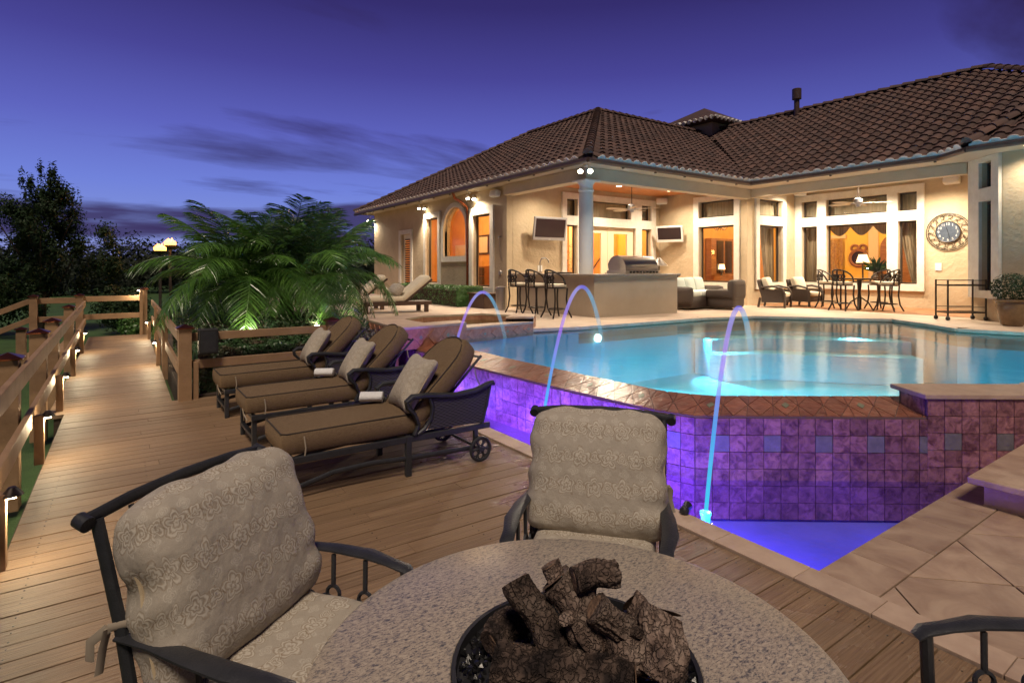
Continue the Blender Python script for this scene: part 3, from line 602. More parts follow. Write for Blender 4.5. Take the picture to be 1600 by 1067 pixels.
# ------------------------------------------------------------------ patio and spa
hole = [tuple(p) for p in loop]
pt = MB()
far_edge = [(6.68, 8.97), (7.69, 8.72), (9.41, 8.64), (11.6, 8.6), (13.1, 8.2), (14.2, 6.85), (15.0, 5.8), (14.34, 4.88), (13.65, 4.15), (13.9, 3.2), (14.0, 1.0), (12, .2), (9.6, 1.2)]
pt.prism([(4.0, 26), (4.0, 9.0)] + far_edge + [(9.6, -3), (26, -3), (26, 26)], .2, PZ); struct(pt.build('patio', M['patio_stone']))
ce = MB()
for a, c in zip(far_edge, far_edge[1:]):
    v = Vector((c[0] - a[0], c[1] - a[1])).normalized(); nrm = Vector((v.y, -v.x))
    ce.prism([(a[0] + nrm.x * .05, a[1] + nrm.y * .05), (c[0] + nrm.x * .05, c[1] + nrm.y * .05), (c[0] - nrm.x * .25, c[1] - nrm.y * .25), (a[0] - nrm.x * .25, a[1] - nrm.y * .25)], PZ - .05, PZ + .012)
struct(ce.build('patio_edge', M['coping_stone']))
wl = MB()
for a, c in zip(far_edge, far_edge[1:]): wl.quad((a[0], a[1], .3), (c[0], c[1], .3), (c[0], c[1], PZ - .05), (a[0], a[1], PZ - .05))
wl.build('waterline_band', M['coping_tile'], pool)
spa = thing('spa', 'raised hexagonal spa faced with terracotta lozenge tiles at the pool end', 'spa')
SP = [(3.62, 8.45), (5.0, 8.66), (6.68, 8.93), (7.1, 9.4), (6.6, 10.6), (4.9, 10.9), (3.75, 10.2)]
SI = [(4.35, 9.05), (5.1, 9.12), (6.2, 9.2), (6.55, 9.5), (6.25, 10.2), (5.0, 10.4), (4.35, 9.9)]
sm = MB()
n = len(SP)
for i in range(n):
    j = (i + 1) % n; top = .66 if i == 1 else .755
    sm.quad((*SP[i], .43 if i in (0, 1) else -.3), (*SP[j], .43 if i in (0, 1) else -.3), (*SP[j], top), (*SP[i], top)); sm.quad((*SI[i], .3), (*SI[j], .3), (*SI[j], top), (*SI[i], top)); 
sm.build('shell', M['spa_tile'], spa)
for i in range(n):
    j = (i + 1) % n; top = .66 if i == 1 else .755
    MB().prism([SP[i], SP[j], SI[j], SI[i]], top + .001, top + .045).build('coping_slab', M['coping_stone'], spa, bevel=.006)
MB().quad(*[(*p, .672) for p in SI]).build('water', M['spa_water'], spa)
MB().quad(*[(*p, .30) for p in SI]).build('floor', M['leaf_hedge'], spa)
for i in (0, 1, 6):
    a, c = Vector(SP[i]), Vector(SP[(i + 1) % n]); v = (c - a); ln = v.length; v.normalize(); nr = Vector((v.y, -v.x)); k = max(2, round(ln / .30)); top = .66 if i == 1 else .755; h0 = .47; st = ln / k
    for q in range(k):
        c0 = a + v * (q + .5) * st; zc = (top + h0) / 2; hh = (top - h0) / 2
        def P3(s, z, off): return (c0.x + v.x * s + nr.x * off, c0.y + v.y * s + nr.y * off, z)
        L4 = [(st / 2 * .94, zc), (0, zc + hh * .94), (-st / 2 * .94, zc), (0, zc - hh * .94)]
        m = MB(); m.quad(*[P3(s, z, .012) for s, z in L4])
        for e in range(4): f = (e + 1) % 4; m.quad(P3(*L4[e], 0), P3(*L4[f], 0), P3(*L4[f], .012), P3(*L4[e], .012))
        m.build('lozenge', M['spa_tile'], spa)
        if q % 2: m = MB(); m.quad(*[P3(s * .3, zc + (z - zc) * .3, .018) for s, z in L4]); m.build('inset', M['green_inset'], spa)

# ------------------------------------------------------------------ the house
house = thing('house', 'large beige stucco house with brown barrel tile roof and white window surrounds', 'house')
EZ, PITCH = 4.45, .567
def panel(name, u0, u1, z0, z1, holes, f, d0, d1, mt, parent, bevel=0):
    """a slab with rectangular openings; f(u, d) -> plan position, d runs outwards"""
    us = sorted({u0, u1, *[h[0] for h in holes], *[h[1] for h in holes]}); zs = sorted({z0, z1, *[h[2] for h in holes], *[h[3] for h in holes]})
    us = [u for u in us if u0 <= u <= u1]; zs = [z for z in zs if z0 <= z <= z1]
    def solid(i, j):
        if not (0 <= i < len(us) - 1 and 0 <= j < len(zs) - 1): return False
        cu, cz = (us[i] + us[i+1]) / 2, (zs[j] + zs[j+1]) / 2
        return not any(h[0] < cu < h[1] and h[2] < cz < h[3] for h in holes)
    m = MB()
    def P(u, z, d_): x_, y_ = f(u, d_); return (x_, y_, z)
    for i in range(len(us) - 1):
        for j in range(len(zs) - 1):
            if not solid(i, j): continue
            a, b_, c, e = us[i], us[i+1], zs[j], zs[j+1]
            m.quad(P(a, c, d1), P(b_, c, d1), P(b_, e, d1), P(a, e, d1)); m.quad(P(a, c, d0), P(a, e, d0), P(b_, e, d0), P(b_, c, d0))
            if not solid(i-1, j): m.quad(P(a, c, d0), P(a, c, d1), P(a, e, d1), P(a, e, d0))
            if not solid(i+1, j): m.quad(P(b_, c, d0), P(b_, e, d0), P(b_, e, d1), P(b_, c, d1))
            if not solid(i, j-1): m.quad(P(a, c, d0), P(b_, c, d0), P(b_, c, d1), P(a, c, d1))
            if not solid(i, j+1): m.quad(P(a, e, d0), P(a, e, d1), P(b_, e, d1), P(b_, e, d0))
    return m.build(name, mt, parent)
def wmap(axis, c, s):                      # wall plane: axis 'x' -> X=c, outward = s
    return (lambda u, d_: (c + s * d_, u)) if axis == 'x' else (lambda u, d_: (u, c + s * d_))
WH = []                                    # per wall: list of holes
def window(f, u0, u1, z0, z1, opens, blinds=()):
    """white surround + recessed bronze sashes with glass"""
    sur = panel('window', u0, u1, z0, z1, opens, f, .001, .07, M['cast_stone'], house)
    for k, (a, b_, c, e) in enumerate(opens):
        if e - c < .05: continue
        sash = panel('sash', a + .002, b_ - .002, c + .002, e - .002, [(a + .05, b_ - .05, c + .05, e - .05)], f, -.16, -.11, M['bronze'], sur)
        pn = MB(); P = lambda u, z, d_: (*f(u, d_), z)
        pn.quad(P(a + .05, c + .05, -.135), P(b_ - .05, c + .05, -.135), P(b_ - .05, e - .05, -.135), P(a + .05, e - .05, -.135)); pn.build('pane', M['glass'], sur)
        if k in blinds:
            bl = MB(); K = 24
            for i in range(K):
                s0, s1 = a - .12 + (b_ - a + .24) * i / K, a - .12 + (b_ - a + .24) * (i + 1) / K; da, db = -.26 + .02 * math.sin(i * 1.7), -.26 + .02 * math.sin((i + 1) * 1.7)
                bl.quad(P(s0, c - .05, da), P(s1, c - .05, db), P(s1, e + .05, db), P(s0, e + .05, da))
            bl.build('blind', M['blind'], sur, smooth=True)
    return sur
TT, TB, MT, MBt = 4.10, 3.53, 3.22, 1.28    # transom top / bottom, main pane top / bottom
# left wing, outer wall (X = 9.75)
fL = wmap('x', 9.75, -1)
Lw = [(15.30, 16.42, 1.15, 3.55), (18.98, 20.0, 1.20, 3.70), (21.45, 22.45, .60, 3.20)]
arch = (16.85, 18.50, 2.20, 3.95); ac, ar = (arch[0] + arch[1]) / 2, (arch[1] - arch[0]) / 2; azs = arch[3] - ar
panel('wall', 14.4, 25.4, PZ, 4.42, Lw + [arch], fL, -.22, 0, M['stucco'], house)
window(fL, 15.10, 16.62, .98, 3.80, [Lw[0]]); window(fL, 18.80, 20.18, 1.02, 3.90, [Lw[1]])
dsur = panel('door', 21.28, 22.62, PZ, 3.38, [(21.45, 22.45, .60, 3.20)], fL, .001, .06, M['cast_stone'], house); panel('leaf', 21.46, 22.44, .61, 3.19, [(21.6, 22.3, .9, 3.0)], fL, -.15, -.1, M['cast_stone'], dsur)
m = MB(); 
for i in range(22): z = .95 + i * .095; m.box(9.85, 9.87, 21.6, 22.3, z, z + .07)
m.build('shutter', M['wood_dark'], dsur)
# arched window: spandrels in the wall, arched surround, glass
sp_ = MB(); K = 16
P = lambda u, z, d_: (*fL(u, d_), z)
arc = [(ac + ar * math.cos(math.pi * i / K), azs + ar * math.sin(math.pi * i / K)) for i in range(K + 1)]
for (a, b_) in zip(arc, arc[1:]):
    for d_ in (0, -.22): sp_.quad(P(*a, d_), P(*b_, d_), P(b_[0], arch[3], d_), P(a[0], arch[3], d_))
    sp_.quad(P(*a, 0), P(*b_, 0), P(*b_, -.22), P(*a, -.22))
sp_.build('wall', M['stucco'], house)
aw = MB()
inn = [(arch[0], arch[2])] + arc[::-1] + [(arch[1], arch[2])]; o_ = .17
oarc = [(ac + (ar + o_) * math.cos(math.pi * i / K), azs + (ar + o_) * math.sin(math.pi * i / K)) for i in range(K + 1)]
outl = [(arch[0] - o_, arch[2] - .2)] + oarc[::-1] + [(arch[1] + o_, arch[2] - .2)]
for i in range(len(inn) - 1):
    aw.quad(P(*inn[i], .07), P(*inn[i+1], .07), P(*outl[i+1], .07), P(*outl[i], .07)); aw.quad(P(*inn[i], .07), P(*inn[i+1], .07), P(*inn[i+1], -.1), P(*inn[i], -.1)); aw.quad(P(*outl[i], .07), P(*outl[i+1], .07), P(*outl[i+1], 0), P(*outl[i], 0))
aw.quad(P(*inn[0], .07), P(*outl[0], .07), P(*outl[-1], .07), P(*inn[-1], .07)); aw.quad(P(*inn[0], .07), P(*inn[-1], .07), P(*inn[-1], -.1), P(*inn[0], -.1)); aw.quad(P(*outl[0], .07), P(*outl[-1], .07), P(*outl[-1], 0), P(*outl[0], 0))
awo = aw.build('arched_window', M['cast_stone'], house)
gp = MB(); gp.quad(*[P(u, z, -.13) for u, z in inn]); gp.build('pane', M['glass'], awo)
# far end of the wing and a recessed bit beyond
MB().box(9.75, 15, 25.4, 25.62, PZ, 4.42).build('wall', M['stucco'], house); MB().box(10.6, 10.8, 25.6, 27.5, PZ, 4.3).build('wall', M['stucco'], house)
# lanai back wall (Y = 14.4)
fT = wmap('y', 14.4, -1)
To = [(12.13, 12.60, TB, TT), (12.80, 15.17, TB, TT), (15.74, 16.27, TB, TT), (12.13, 12.60, .95, MT), (15.74, 16.27, .95, MT), (12.80, 15.42, PZ, MT)]
panel('wall', 9.98, 16.79, PZ, 4.55, To, fT, -.22, 0, M['stucco'], house)
window(fT, 11.94, 16.50, .75, 4.30, To[:5] + [(12.80, 15.42, .75, MT)], blinds=(0, 1, 2)) if False else None
sur = panel('window', 11.94, 16.50, PZ, 4.30, To, fT, .001, .07, M['cast_stone'], house)
P = lambda u, z, d_: (*fT(u, d_), z)
for k, (a, b_, c, e) in enumerate(To[:5]):
    panel('sash', a + .002, b_ - .002, c + .002, e - .002, [(a + .04, b_ - .04, c + .04, e - .04)], fT, -.16, -.11, M['bronze'], sur)
    MB().quad(P(a + .04, c + .04, -.135), P(b_ - .04, c + .04, -.135), P(b_ - .04, e - .04, -.135), P(a + .04, e - .04, -.135)).build('pane', M['glass'], sur)
    if k < 3:
        bl = MB(); K = 20
        for i in range(K): s0, s1 = a - .12 + (b_ - a + .28) * i / K, a - .12 + (b_ - a + .28) * (i + 1) / K; bl.quad(P(s0, c, -.26 + .025 * math.sin(i * 1.6)), P(s1, c, -.26 + .025 * math.sin((i + 1) * 1.6)), P(s1, e, -.26 + .025 * math.sin((i + 1) * 1.6)), P(s0, e, -.26 + .025 * math.sin(i * 1.6)))
        bl.build('blind', M['blind'], sur, smooth=True)
for (a, b_) in ((12.82, 14.10), (14.12, 15.40)):
    dl = panel('door', a, b_, PZ + .01, MT - .01, [(a + .3, b_ - .3, 1.0, MT - .22)], fT, -.12, -.06, M['room_cream'], house)
    MB().quad(P(a + .3, 1.0, -.09), P(b_ - .3, 1.0, -.09), P(b_ - .3, MT - .22, -.09), P(a + .3, MT - .22, -.09)).build('pane', M['glass'], dl)
    MB().box(b_ - .12, b_ - .06, 14.40, 14.46, 1.55, 1.60).build('handle', M['bronze'], dl)
# lanai side wall (X = 16.8), bay return (Y = 10.75), porch wall (X = 19.76)
fR = wmap('x', 16.8, -1); Ro = [(11.20, 12.60, TB, TT), (11.20, 12.60, MBt, MT)]
panel('wall', 10.75, 14.64, PZ, 4.55, Ro, fR, -.22, 0, M['stucco'], house); window(fR, 11.00, 12.82, 1.07, 4.28, Ro, blinds=(0,))
fB = wmap('y', 10.75, -1); Bo = [(17.42, 18.85, TB, TT), (17.42, 18.85, MBt, MT)]
panel('wall', 17.02, 19.98, PZ, 4.55, Bo, fB, -.22, 0, M['stucco'], house); window(fB, 17.22, 19.05, 1.07, 4.28, Bo, blinds=(0,))
fP = wmap('x', 19.76, -1)
Po = [(9.96, 10.50, TB, TT), (7.80, 9.66, TB, TT), (6.99, 7.50, TB + .04, TT + .05), (9.96, 10.50, MBt, MT), (7.80, 9.66, MBt, MT + .04), (6.99, 7.50, MBt, MT + .05)]
Po = [(a, b_, {TB + .04: TB}.get(c, c), {TT + .05: TT, MT + .04: MT, MT + .05: MT}.get(e, e)) for a, b_, c, e in Po]
panel('wall', 2.5, 10.75, PZ, 4.55, Po, fP, -.22, 0, M['stucco'], house); window(fP, 6.80, 10.74, 1.07, 4.32, Po, blinds=(0, 1, 2))
# right bay: 45-degree facet with a tall sash, then its front
A0, A1 = Vector((16.86, 4.86)), Vector((16.06, 4.06)); fd = (A1 - A0).normalized(); fo = Vector((-.7071, .7071)); fl_ = (A1 - A0).length
fY = lambda u, d_: (A0.x + fd.x * u + fo.x * d_, A0.y + fd.y * u + fo.y * d_)
Yo = [(.42, .86, 3.62, 4.22), (.42, .86, 1.25, 3.32)]
panel('wall', 0, fl_, PZ, 4.5, Yo, fY, -.2, 0, M['stucco'], house); window(fY, .02, fl_ - .02, 1.07, 4.36, Yo)
MB().box(16.06, 16.26, -2.5, 4.05, PZ, 4.5).build('wall', M['stucco'], house); MB().box(15.97, 16.059, 2.6, 3.55, 1.0, 4.4).build('window_surround', M['column_white'], house); MB().box(16.90, 19.7, 4.6, 4.8, PZ, 4.5).build('wall', M['stucco'], house)
# beams, ceilings, soffits, gutters
MB().box(9.62, 9.98, 10.93, 14.39, 4.02, 4.33).build('beam', M['beam_stucco'], house); MB().box(9.62, 16.79, 10.62, 10.925, 4.02, 4.33).build('beam', M['beam_stucco'], house)
MB().box(16.80, 17.08, 4.92, 10.61, 4.06, 4.33).build('beam', M['beam_stucco'], house)
MB().box(9.99, 16.79, 10.93, 14.39, 4.47, 4.53).build('ceiling', M['ceiling_wood'], house); MB().box(17.1, 19.75, 4.9, 10.74, 4.45, 4.52).build('ceiling', M['beam_stucco'], house)
sof = MB(); sof.box(9.2, 10.2, 10.05, 26.3, 4.34, 4.36); sof.box(10.2, 16.9, 10.05, 11.0, 4.34, 4.36); sof.box(15.85, 17.2, 5.2, 10.05, 4.34, 4.36); sof.prism([(15.85, 5.2), (15.2, 4.45), (15.2, -3), (17.2, -3), (17.2, 5.2)], 4.34, 4.36); sof.build('soffit', M['beam_stucco'], house)
EV = [((9.15, 26.6), (9.15, 10.05)), ((9.15, 10.05), (15.85, 10.05)), ((15.85, 10.05), (15.85, 5.15)), ((15.85, 5.15), (15.2, 4.45)), ((15.2, 4.45), (15.2, -3))]
for (a, c) in EV:
    v = Vector((c[0] - a[0], c[1] - a[1])); ln = v.length; v.normalize(); nr = Vector((v.y, -v.x)) * -1
    nr = Vector((v.y, -v.x))
    gmb = MB(); gmb.tube([(a[0], a[1], EZ - .085), (c[0], c[1], EZ - .085)], .075, 8, flat=(1, .9)); gmb.build('gutter', M['gutter_brown'], house, smooth=True)
    k = int(ln / 1.2)
    for i in range(1, k + 1): p = (a[0] + v.x * i * 1.2, a[1] + v.y * i * 1.2); MB().cbox((p[0], p[1], EZ - .165), (.05, .05, .03)).build('gutter_bracket', M['gutter_brown'], house)
MB().tube([(9.13, 16.75, 4.33), (9.2, 16.75, 4.15), (9.45, 16.72, 4.02), (9.66, 16.70, 3.85), (9.68, 16.70, 3.6), (9.68, 16.70, PZ)], .05, 10).build('downspout', M['copper'], house, smooth=True)
cl_ = MB(); cl_.lathe([(.185, 1.62), (.185, 1.75), (.19, 2.6), (.178, 3.72), (.20, 3.74), (.20, 3.78), (.178, 3.80), (.178, 3.90), (.24, 3.98)], 28, (9.78, 10.8, 0)); cl_.box(9.52, 10.04, 10.54, 11.06, 3.98, 4.019)
cl_.build('column', M['column_white'], house, smooth=True)
# roof planes
roof_tiles = []
arc_ = [(-.15, 0), (-.105, .0)] + [(.105 * math.cos(math.pi * (1 - i / 5)), .062 * math.sin(math.pi * i / 5)) for i in range(1, 5)] + [(.105, 0), (.15, 0)]
tmb = MB(); K = len(arc_)
tmb.v = [(x_, -.02, z_ + .035) for x_, z_ in arc_] + [(x_ * .92, .40, z_ * .9 - .005) for x_, z_ in arc_] + [(x_, -.02, z_ + .012) for x_, z_ in arc_]
for i in range(K - 1): tmb.f += [(i, i + 1, K + i + 1, K + i), (2 * K + i, 2 * K + i + 1, i + 1, i)]
rmesh = tmb.mesh('roof_tile', True); rmesh.materials.append(M['roof_clay'])
def inside(p, poly):
    r_ = False
    for a, c in zip(poly, poly[1:] + poly[:1]):
        if (a[1] > p[1]) != (c[1] > p[1]) and p[0] < (c[0] - a[0]) * (p[1] - a[1]) / (c[1] - a[1]) + a[0]: r_ = not r_
    return r_
def roof_plane(p0, e, up, poly, closure=None, z0=EZ):
    e = Vector((*e, 0)).normalized(); up = Vector((*up, 0)).normalized(); ca = 1 / math.hypot(1, PITCH); ey = Vector((up.x * ca, up.y * ca, PITCH * ca)); ez = e.cross(ey)
    if ez.z < 0: e2 = -e; ez = e2.cross(ey); ex = e2
    else: ex = e
    def zz(p): return z0 + PITCH * ((p[0] - p0[0]) * up.x + (p[1] - p0[1]) * up.y)
    un = MB(); un.quad(*[(p[0], p[1], zz(p) - .015) for p in poly]); un.quad(*[(p[0], p[1], zz(p) - .09) for p in poly]); ro = un.build('roof', M['roof_under'], house)
    W_, X_ = .30, .36
    s0 = min((p[0] - p0[0]) * e.x + (p[1] - p0[1]) * e.y for p in poly); s1 = max((p[0] - p0[0]) * e.x + (p[1] - p0[1]) * e.y for p in poly)
    r1 = max((p[0] - p0[0]) * up.x + (p[1] - p0[1]) * up.y for p in poly) / ca
    wh = MB()
    for i in range(int((s1 - s0) / W_) + 1):
        for j in range(int(r1 / X_) + 1):
            pos = Vector((p0[0], p0[1], z0)) + e * (s0 + (i + .5) * W_) + ey * (j * X_); mid = pos + ey * .18
            if not inside((mid.x, mid.y), poly): continue
            mtx = Matrix.Translation(pos + ez * rng.uniform(0, .006)) @ Matrix((ex, ey, ez)).transposed().to_4x4()
            roof_tiles.append((mtx, ro, (pos - Vector((0, 0, EYE))).length))
            if j == 0:
                A = [mtx @ Vector((x_, -.034, z_ + .030)) for x_, z_ in arc_]; B = [mtx @ Vector((x_, -.034, -.045)) for x_, z_ in arc_]; T_ = [mtx @ Vector((x_, -.018, z_ + .036)) for x_, z_ in arc_]
                for k in range(K - 1): wh.quad(A[k], A[k+1], B[k+1], B[k]); wh.quad(T_[k], T_[k+1], A[k+1], A[k])
    if wh.v: wh.build('eave_closure', M['mortar_white'], ro)
    return ro
apx = (15.15, 16.05)
roof_plane((9.15, 10.05), (0, 1), (1, 0), [(9.15, 10.05), apx, (15.15, 20.6), (9.15, 26.6)])
roof_plane((9.15, 10.05), (1, 0), (0, 1), [(9.15, 10.05), (15.85, 10.05), (21.85, 16.05), apx])
roof_plane((9.15, 26.6), (1, 0), (0, -1), [(9.15, 26.6), (15.15, 20.6), (21, 26.6)])
Y0r = 11.686 - .4142 * 22.1; 
roof_plane((15.85, 10.05), (0, -1), (1, 0), [(15.85, 10.05), (22.05, 16.25), (22.05, 6.0), (19.61, 3.56), (15.85, 5.12)])
roof_plane((15.85, 5.15), (-.7071, -.7071), (.7071, -.7071), [(15.87, 5.13), (19.61, 3.56), (19.6, 2.58), (15.2, 4.41)])
roof_plane((15.2, 4.45), (0, -1), (1, 0), [(15.2, 4.41), (19.6, 2.58), (19.6, -3), (15.2, -3)])
MB().quad((22.05, 16.25, EZ + 6.2 * PITCH), (22.05, 6, EZ + 6.2 * PITCH), (28, 0, EZ), (28, 16.25, EZ)).quad((22.05, 6, EZ + 6.2 * PITCH), (28, 0, EZ), (19.6, 0, EZ), (19.6, 3.55, EZ + 3.75 * PITCH)).quad((19.6, 3.5, EZ + 4.4 * PITCH), (19.6, -3, EZ + 4.4 * PITCH), (24, -3, EZ), (24, 3.5, EZ)).build('roof', M['roof_under'], house); MB().quad((15.15, 16.05, 7.83), (22.05, 16.05, 7.83), (22.05, 22, 4.45), (15.15, 22, 4.45)).build('roof', M['roof_under'], house)
MB().quad((15.15, 16.05, 7.83), (15.15, 20.6, 7.83), (21, 26, 4.45), (21, 16, 4.45)).build('roof', M['roof_under'], house)
roof_tiles.sort(key=lambda r_: r_[2])
for mtx, ro, _ in roof_tiles[:300]: inst('roof_tile', rmesh, ro, mtx)
m = MB()
for mtx, ro, _ in roof_tiles[300:]: b0 = len(m.v); m.v += [tuple(mtx @ Vector(p)) for p in tmb.v]; m.f += [tuple(b0 + i for i in f_) for f_ in tmb.f]
struct(m.build('roof_tile_field', M['roof_clay'], house, smooth=True), 'stuff')
cm = MB(); K = 6
ra = [(.13 * math.cos(math.pi * i / K), .12 * math.sin(math.pi * i / K)) for i in range(K + 1)]
cm.v = [(x_, 0, z_ + .03) for x_, z_ in ra] + [(x_ * .85, .42, z_ * .85) for x_, z_ in ra]; cm.f = [(i, i + 1, K + 2 + i, K + 1 + i) for i in range(K)] + [tuple(range(K, -1, -1))]
cmesh = cm.mesh('ridge_tile', True); cmesh.materials.append(M['roof_clay'])
zr = EZ + 6 * PITCH; z2 = EZ + 6.2 * PITCH
roof0 = [o for o in house.children if o.name.startswith('roof')][0]
def caps(a, c):
    a, c = Vector(a), Vector(c); v = c - a; k = math.ceil(v.length / .38); ey = v.normalized(); ex = ey.cross(Vector((0, 0, 1))).normalized(); ez = ex.cross(ey)
    for i in range(k): inst('ridge_tile', cmesh, roof0, Matrix.Translation(a + ey * i * .38 + ez * .04) @ Matrix((ex, ey, ez)).transposed().to_4x4())
caps((9.15, 10.05, EZ), (15.15, 16.05, zr)); caps((15.15, 16.05, zr), (15.15, 20.6, zr)); caps((9.15, 26.6, EZ), (15.15, 20.6, zr)); caps((15.15, 16.05, zr), (21.9, 16.05, zr)); caps((22.05, 16.2, z2), (22.05, 6.0, z2)); caps((19.61, 3.56, EZ + 3.76 * PITCH), (22.05, 6.0, z2)); caps((15.2, 4.43, EZ), (19.6, 2.6, EZ + 4.4 * PITCH))
# cupola and vent pipe
tx, ty = 22.9, 16.9; cu = MB(); cu.box(tx - 1.5, tx + 1.5, ty - 1.5, ty + 1.5, 6.5, 8.26); cuo = cu.build('cupola', M['stucco'], house)
h = 2.05; rf = MB()
for a, c in (((-h, -h), (h, -h)), ((h, -h), (h, h)), ((h, h), (-h, h)), ((-h, h), (-h, -h))): rf.quad((tx + a[0], ty + a[1], 8.30), (tx + c[0], ty + c[1], 8.30), (tx, ty, 9.45))
rf.quad(*[(tx + a, ty + b_, 8.27) for a, b_ in ((-h, -h), (h, -h), (h, h), (-h, h))]); rf.build('cupola_roof', M['roof_clay'], cuo)
for ax in (0, 1):
    for k in range(13):
        s = -h + .15 + k * .3; c_ = (tx + s, ty - h) if ax == 0 else (tx - h, ty + s)
        MB().tube([(c_[0], c_[1], 8.31), (tx + (c_[0] - tx) * (.93 if ax == 0 else .93), ty + (c_[1] - ty) * .93, 8.37)], .09, 8).build('eave_end', M['mortar_white'], cuo)
MB().lathe([(.10, 7.4), (.10, 8.35), (.17, 8.36), (.17, 8.75), (.15, 8.77)], 14, (21.6, 11.7, 0)).build('vent_pipe', M['gutter_brown'], house, smooth=True)
# flood lights and recessed cans
def flood(p, aim, pw_, kind=1):
    o = MB().lathe([(.05, -.02), (.06, .02)], 12, p); o = o.build('floodlight', M['white_plastic'], house, smooth=True); a = Vector(aim); v = (a - Vector(p)).normalized(); side = Vector((-v.y, v.x, 0)).normalized()
    for s in (-1, 1):
        q = Vector(p) + side * .12 * s + v * .08; MB().tube([q, q + v * .14], [.035, .07], 12).build('lamp_head', M['white_plastic'], o); MB().tube([q + v * .141, q + v * .16], [.062, .05], 12).build('bulb', M['bulb'], o)
    light('SPOT', Vector(p) + v * .30, pw_, (1, .84, .62), .06, aim, 130, .8, 'flood_lamp')
flood((9.42, 10.42, 4.30), (6.5, 7.5, 0), 520); flood((9.55, 16.35, 4.30), (9.6, 15.2, 1.5), 460); flood((9.5, 20.0, 4.30), (9.6, 19.4, 1.5), 460); flood((9.6, 25.8, 4.2), (9.6, 24.5, 1.5), 150)
for (x_, y_, z_, pw_) in ((10.9, 13.2, 4.465, 95), (13.4, 13.2, 4.465, 110), (15.7, 13.0, 4.465, 110), (12, 11.6, 4.465, 60), (15.4, 11.5, 4.465, 110), (18.6, 10.0, 4.445, 190), (18.6, 8.2, 4.445, 190), (18.5, 6.3, 4.445, 230), (17.6, 7.4, 4.445, 120), (10.5, 11.5, 4.465, 70), (15.6, 3.5, 4.335, 40)):  # last two cans are added, to brighten the column and the bay wall
    MB().lathe([(.09, -.004), (.09, .0)], 14, (x_, y_, z_)).build('recessed_light', M['bulb_soft'], house); light('SPOT', (x_, y_, z_ - .03), pw_ * 3.7, (1, .84, .62), .08, (x_, y_, 0), 150, .7, 'can_lamp')
light('SPOT', (16.35, 9.9, 4.3), 120, (1, .80, .55), .08, (16.8, 10.6, 1.0), 120, .7, 'can_lamp')
# small wall fittings
MB().box(10.95, 11.12, 14.375, 14.399, 1.66, 1.86).build('switch_plate', M['white_plastic'], house); MB().box(19.735, 19.759, 6.38, 6.54, 1.70, 1.92).build('switch_plate', M['white_plastic'], house)
MB().tube([(9.74, 14.72, 2.75), (9.66, 14.72, 2.75), (9.64, 14.72, 2.70)], .025, 8).build('shower_head', M['steel'], house); MB().tube([(9.66, 14.72, 2.7), (9.70, 14.66, 2.2), (9.72, 14.6, 2.0)], .006, 6).build('shower_chain', M['steel'], house); MB().tube([(9.749, 14.75, 1.62), (9.71, 14.75, 1.62)], [.09, .07], 16).build('shower_valve', M['steel'], house)
# rooms behind the glass
MB().box(10.0, 19.5, 14.7, 25.3, PZ - .02, PZ + .01).build('room_floor', M['room_wood'], house); MB().box(10, 19.5, 14.64, 25.3, 4.6, 4.65).build('room_ceiling', M['room_cream'], house)
MB().box(13.6, 13.7, 16.9, 25.3, PZ, 4.6).build('room_wall', M['room_orange'], house); MB().box(13.71, 19.5, 18.4, 18.5, PZ, 4.6).build('room_wall', M['room_orange'], house); MB().box(19.4, 19.5, 14.7, 18.4, PZ, 4.6).build('room_wall', M['room_orange'], house)
MB().box(13.5, 13.598, 23.2, 24.5, PZ, 2.9).build('room_door', M['room_cream'], house); pc_ = thing('picture', 'dark framed picture on the orange wall behind the tall window by the bar', 'picture', (13.595, 21.95, 2.85)); MB().box(-.04, 0, -.45, .45, -.45, .45).build('frame', M['wood_dark'], pc_); MB().box(-.045, -.041, -.36, .36, -.36, .36).build('canvas', M['room_cream'], pc_); ds_ = thing('dresser', 'wooden dresser inside the tall window by the bar', 'dresser', (13.38, 22.05, PZ + .01)); MB().box(-.2, .2, -.85, .85, 0, 1.3).build('body', M['room_wood'], ds_); [MB().box(-.225, -.201, -.8, .8, z_, z_ + .36).build('drawer', M['wood_dark'], ds_) for z_ in (.08, .48, .88)]; MB().box(10, 13.6, 25.2, 25.28, PZ, 4.6).build('room_wall', M['room_orange'], house); MB().tube([(16.6, 18.35, 1.3), (17.9, 18.35, 2.7)], .03, 6).build('stair_rail', M['wood_dark'], house); MB().box(18.55, 19.0, 18.30, 18.39, PZ, 4.5).build('archway', M['room_yellow'], house); MB().box(19.0, 19.39, 18.2, 18.39, PZ, 4.5).build('pilaster', M['room_cream'], house); MB().box(15.6, 15.75, 18.3, 18.39, PZ, 4.5).build('pilaster', M['room_cream'], house)
MB().box(17.05, 26, 3.2, 16, PZ - .02, PZ + .01).build('room_floor', M['room_wood'], house); MB().box(20.0, 26, 3.2, 16, 4.6, 4.65).build('room_ceiling', M['room_cream'], house); MB().box(17.05, 20, 11, 16, 4.6, 4.65).build('room_ceiling', M['room_cream'], house)
MB().box(25.4, 25.5, 3.2, 16, PZ, 4.6).build('room_wall', M['room_yellow'], house); MB().box(17.05, 25.4, 15.2, 15.3, PZ, 4.6).build('room_wall', M['room_orange'], house); MB().box(20, 25.4, 3.2, 3.3, PZ, 4.6).build('room_wall', M['room_orange'], house); MB().box(25.34, 25.399, 10.36, 10.72, PZ, 4.55).build('pilaster', M['room_cream'], house); MB().box(25.30, 25.399, 11.6, 12.9, 3.05, 3.2).build('cornice', M['room_cream'], house)
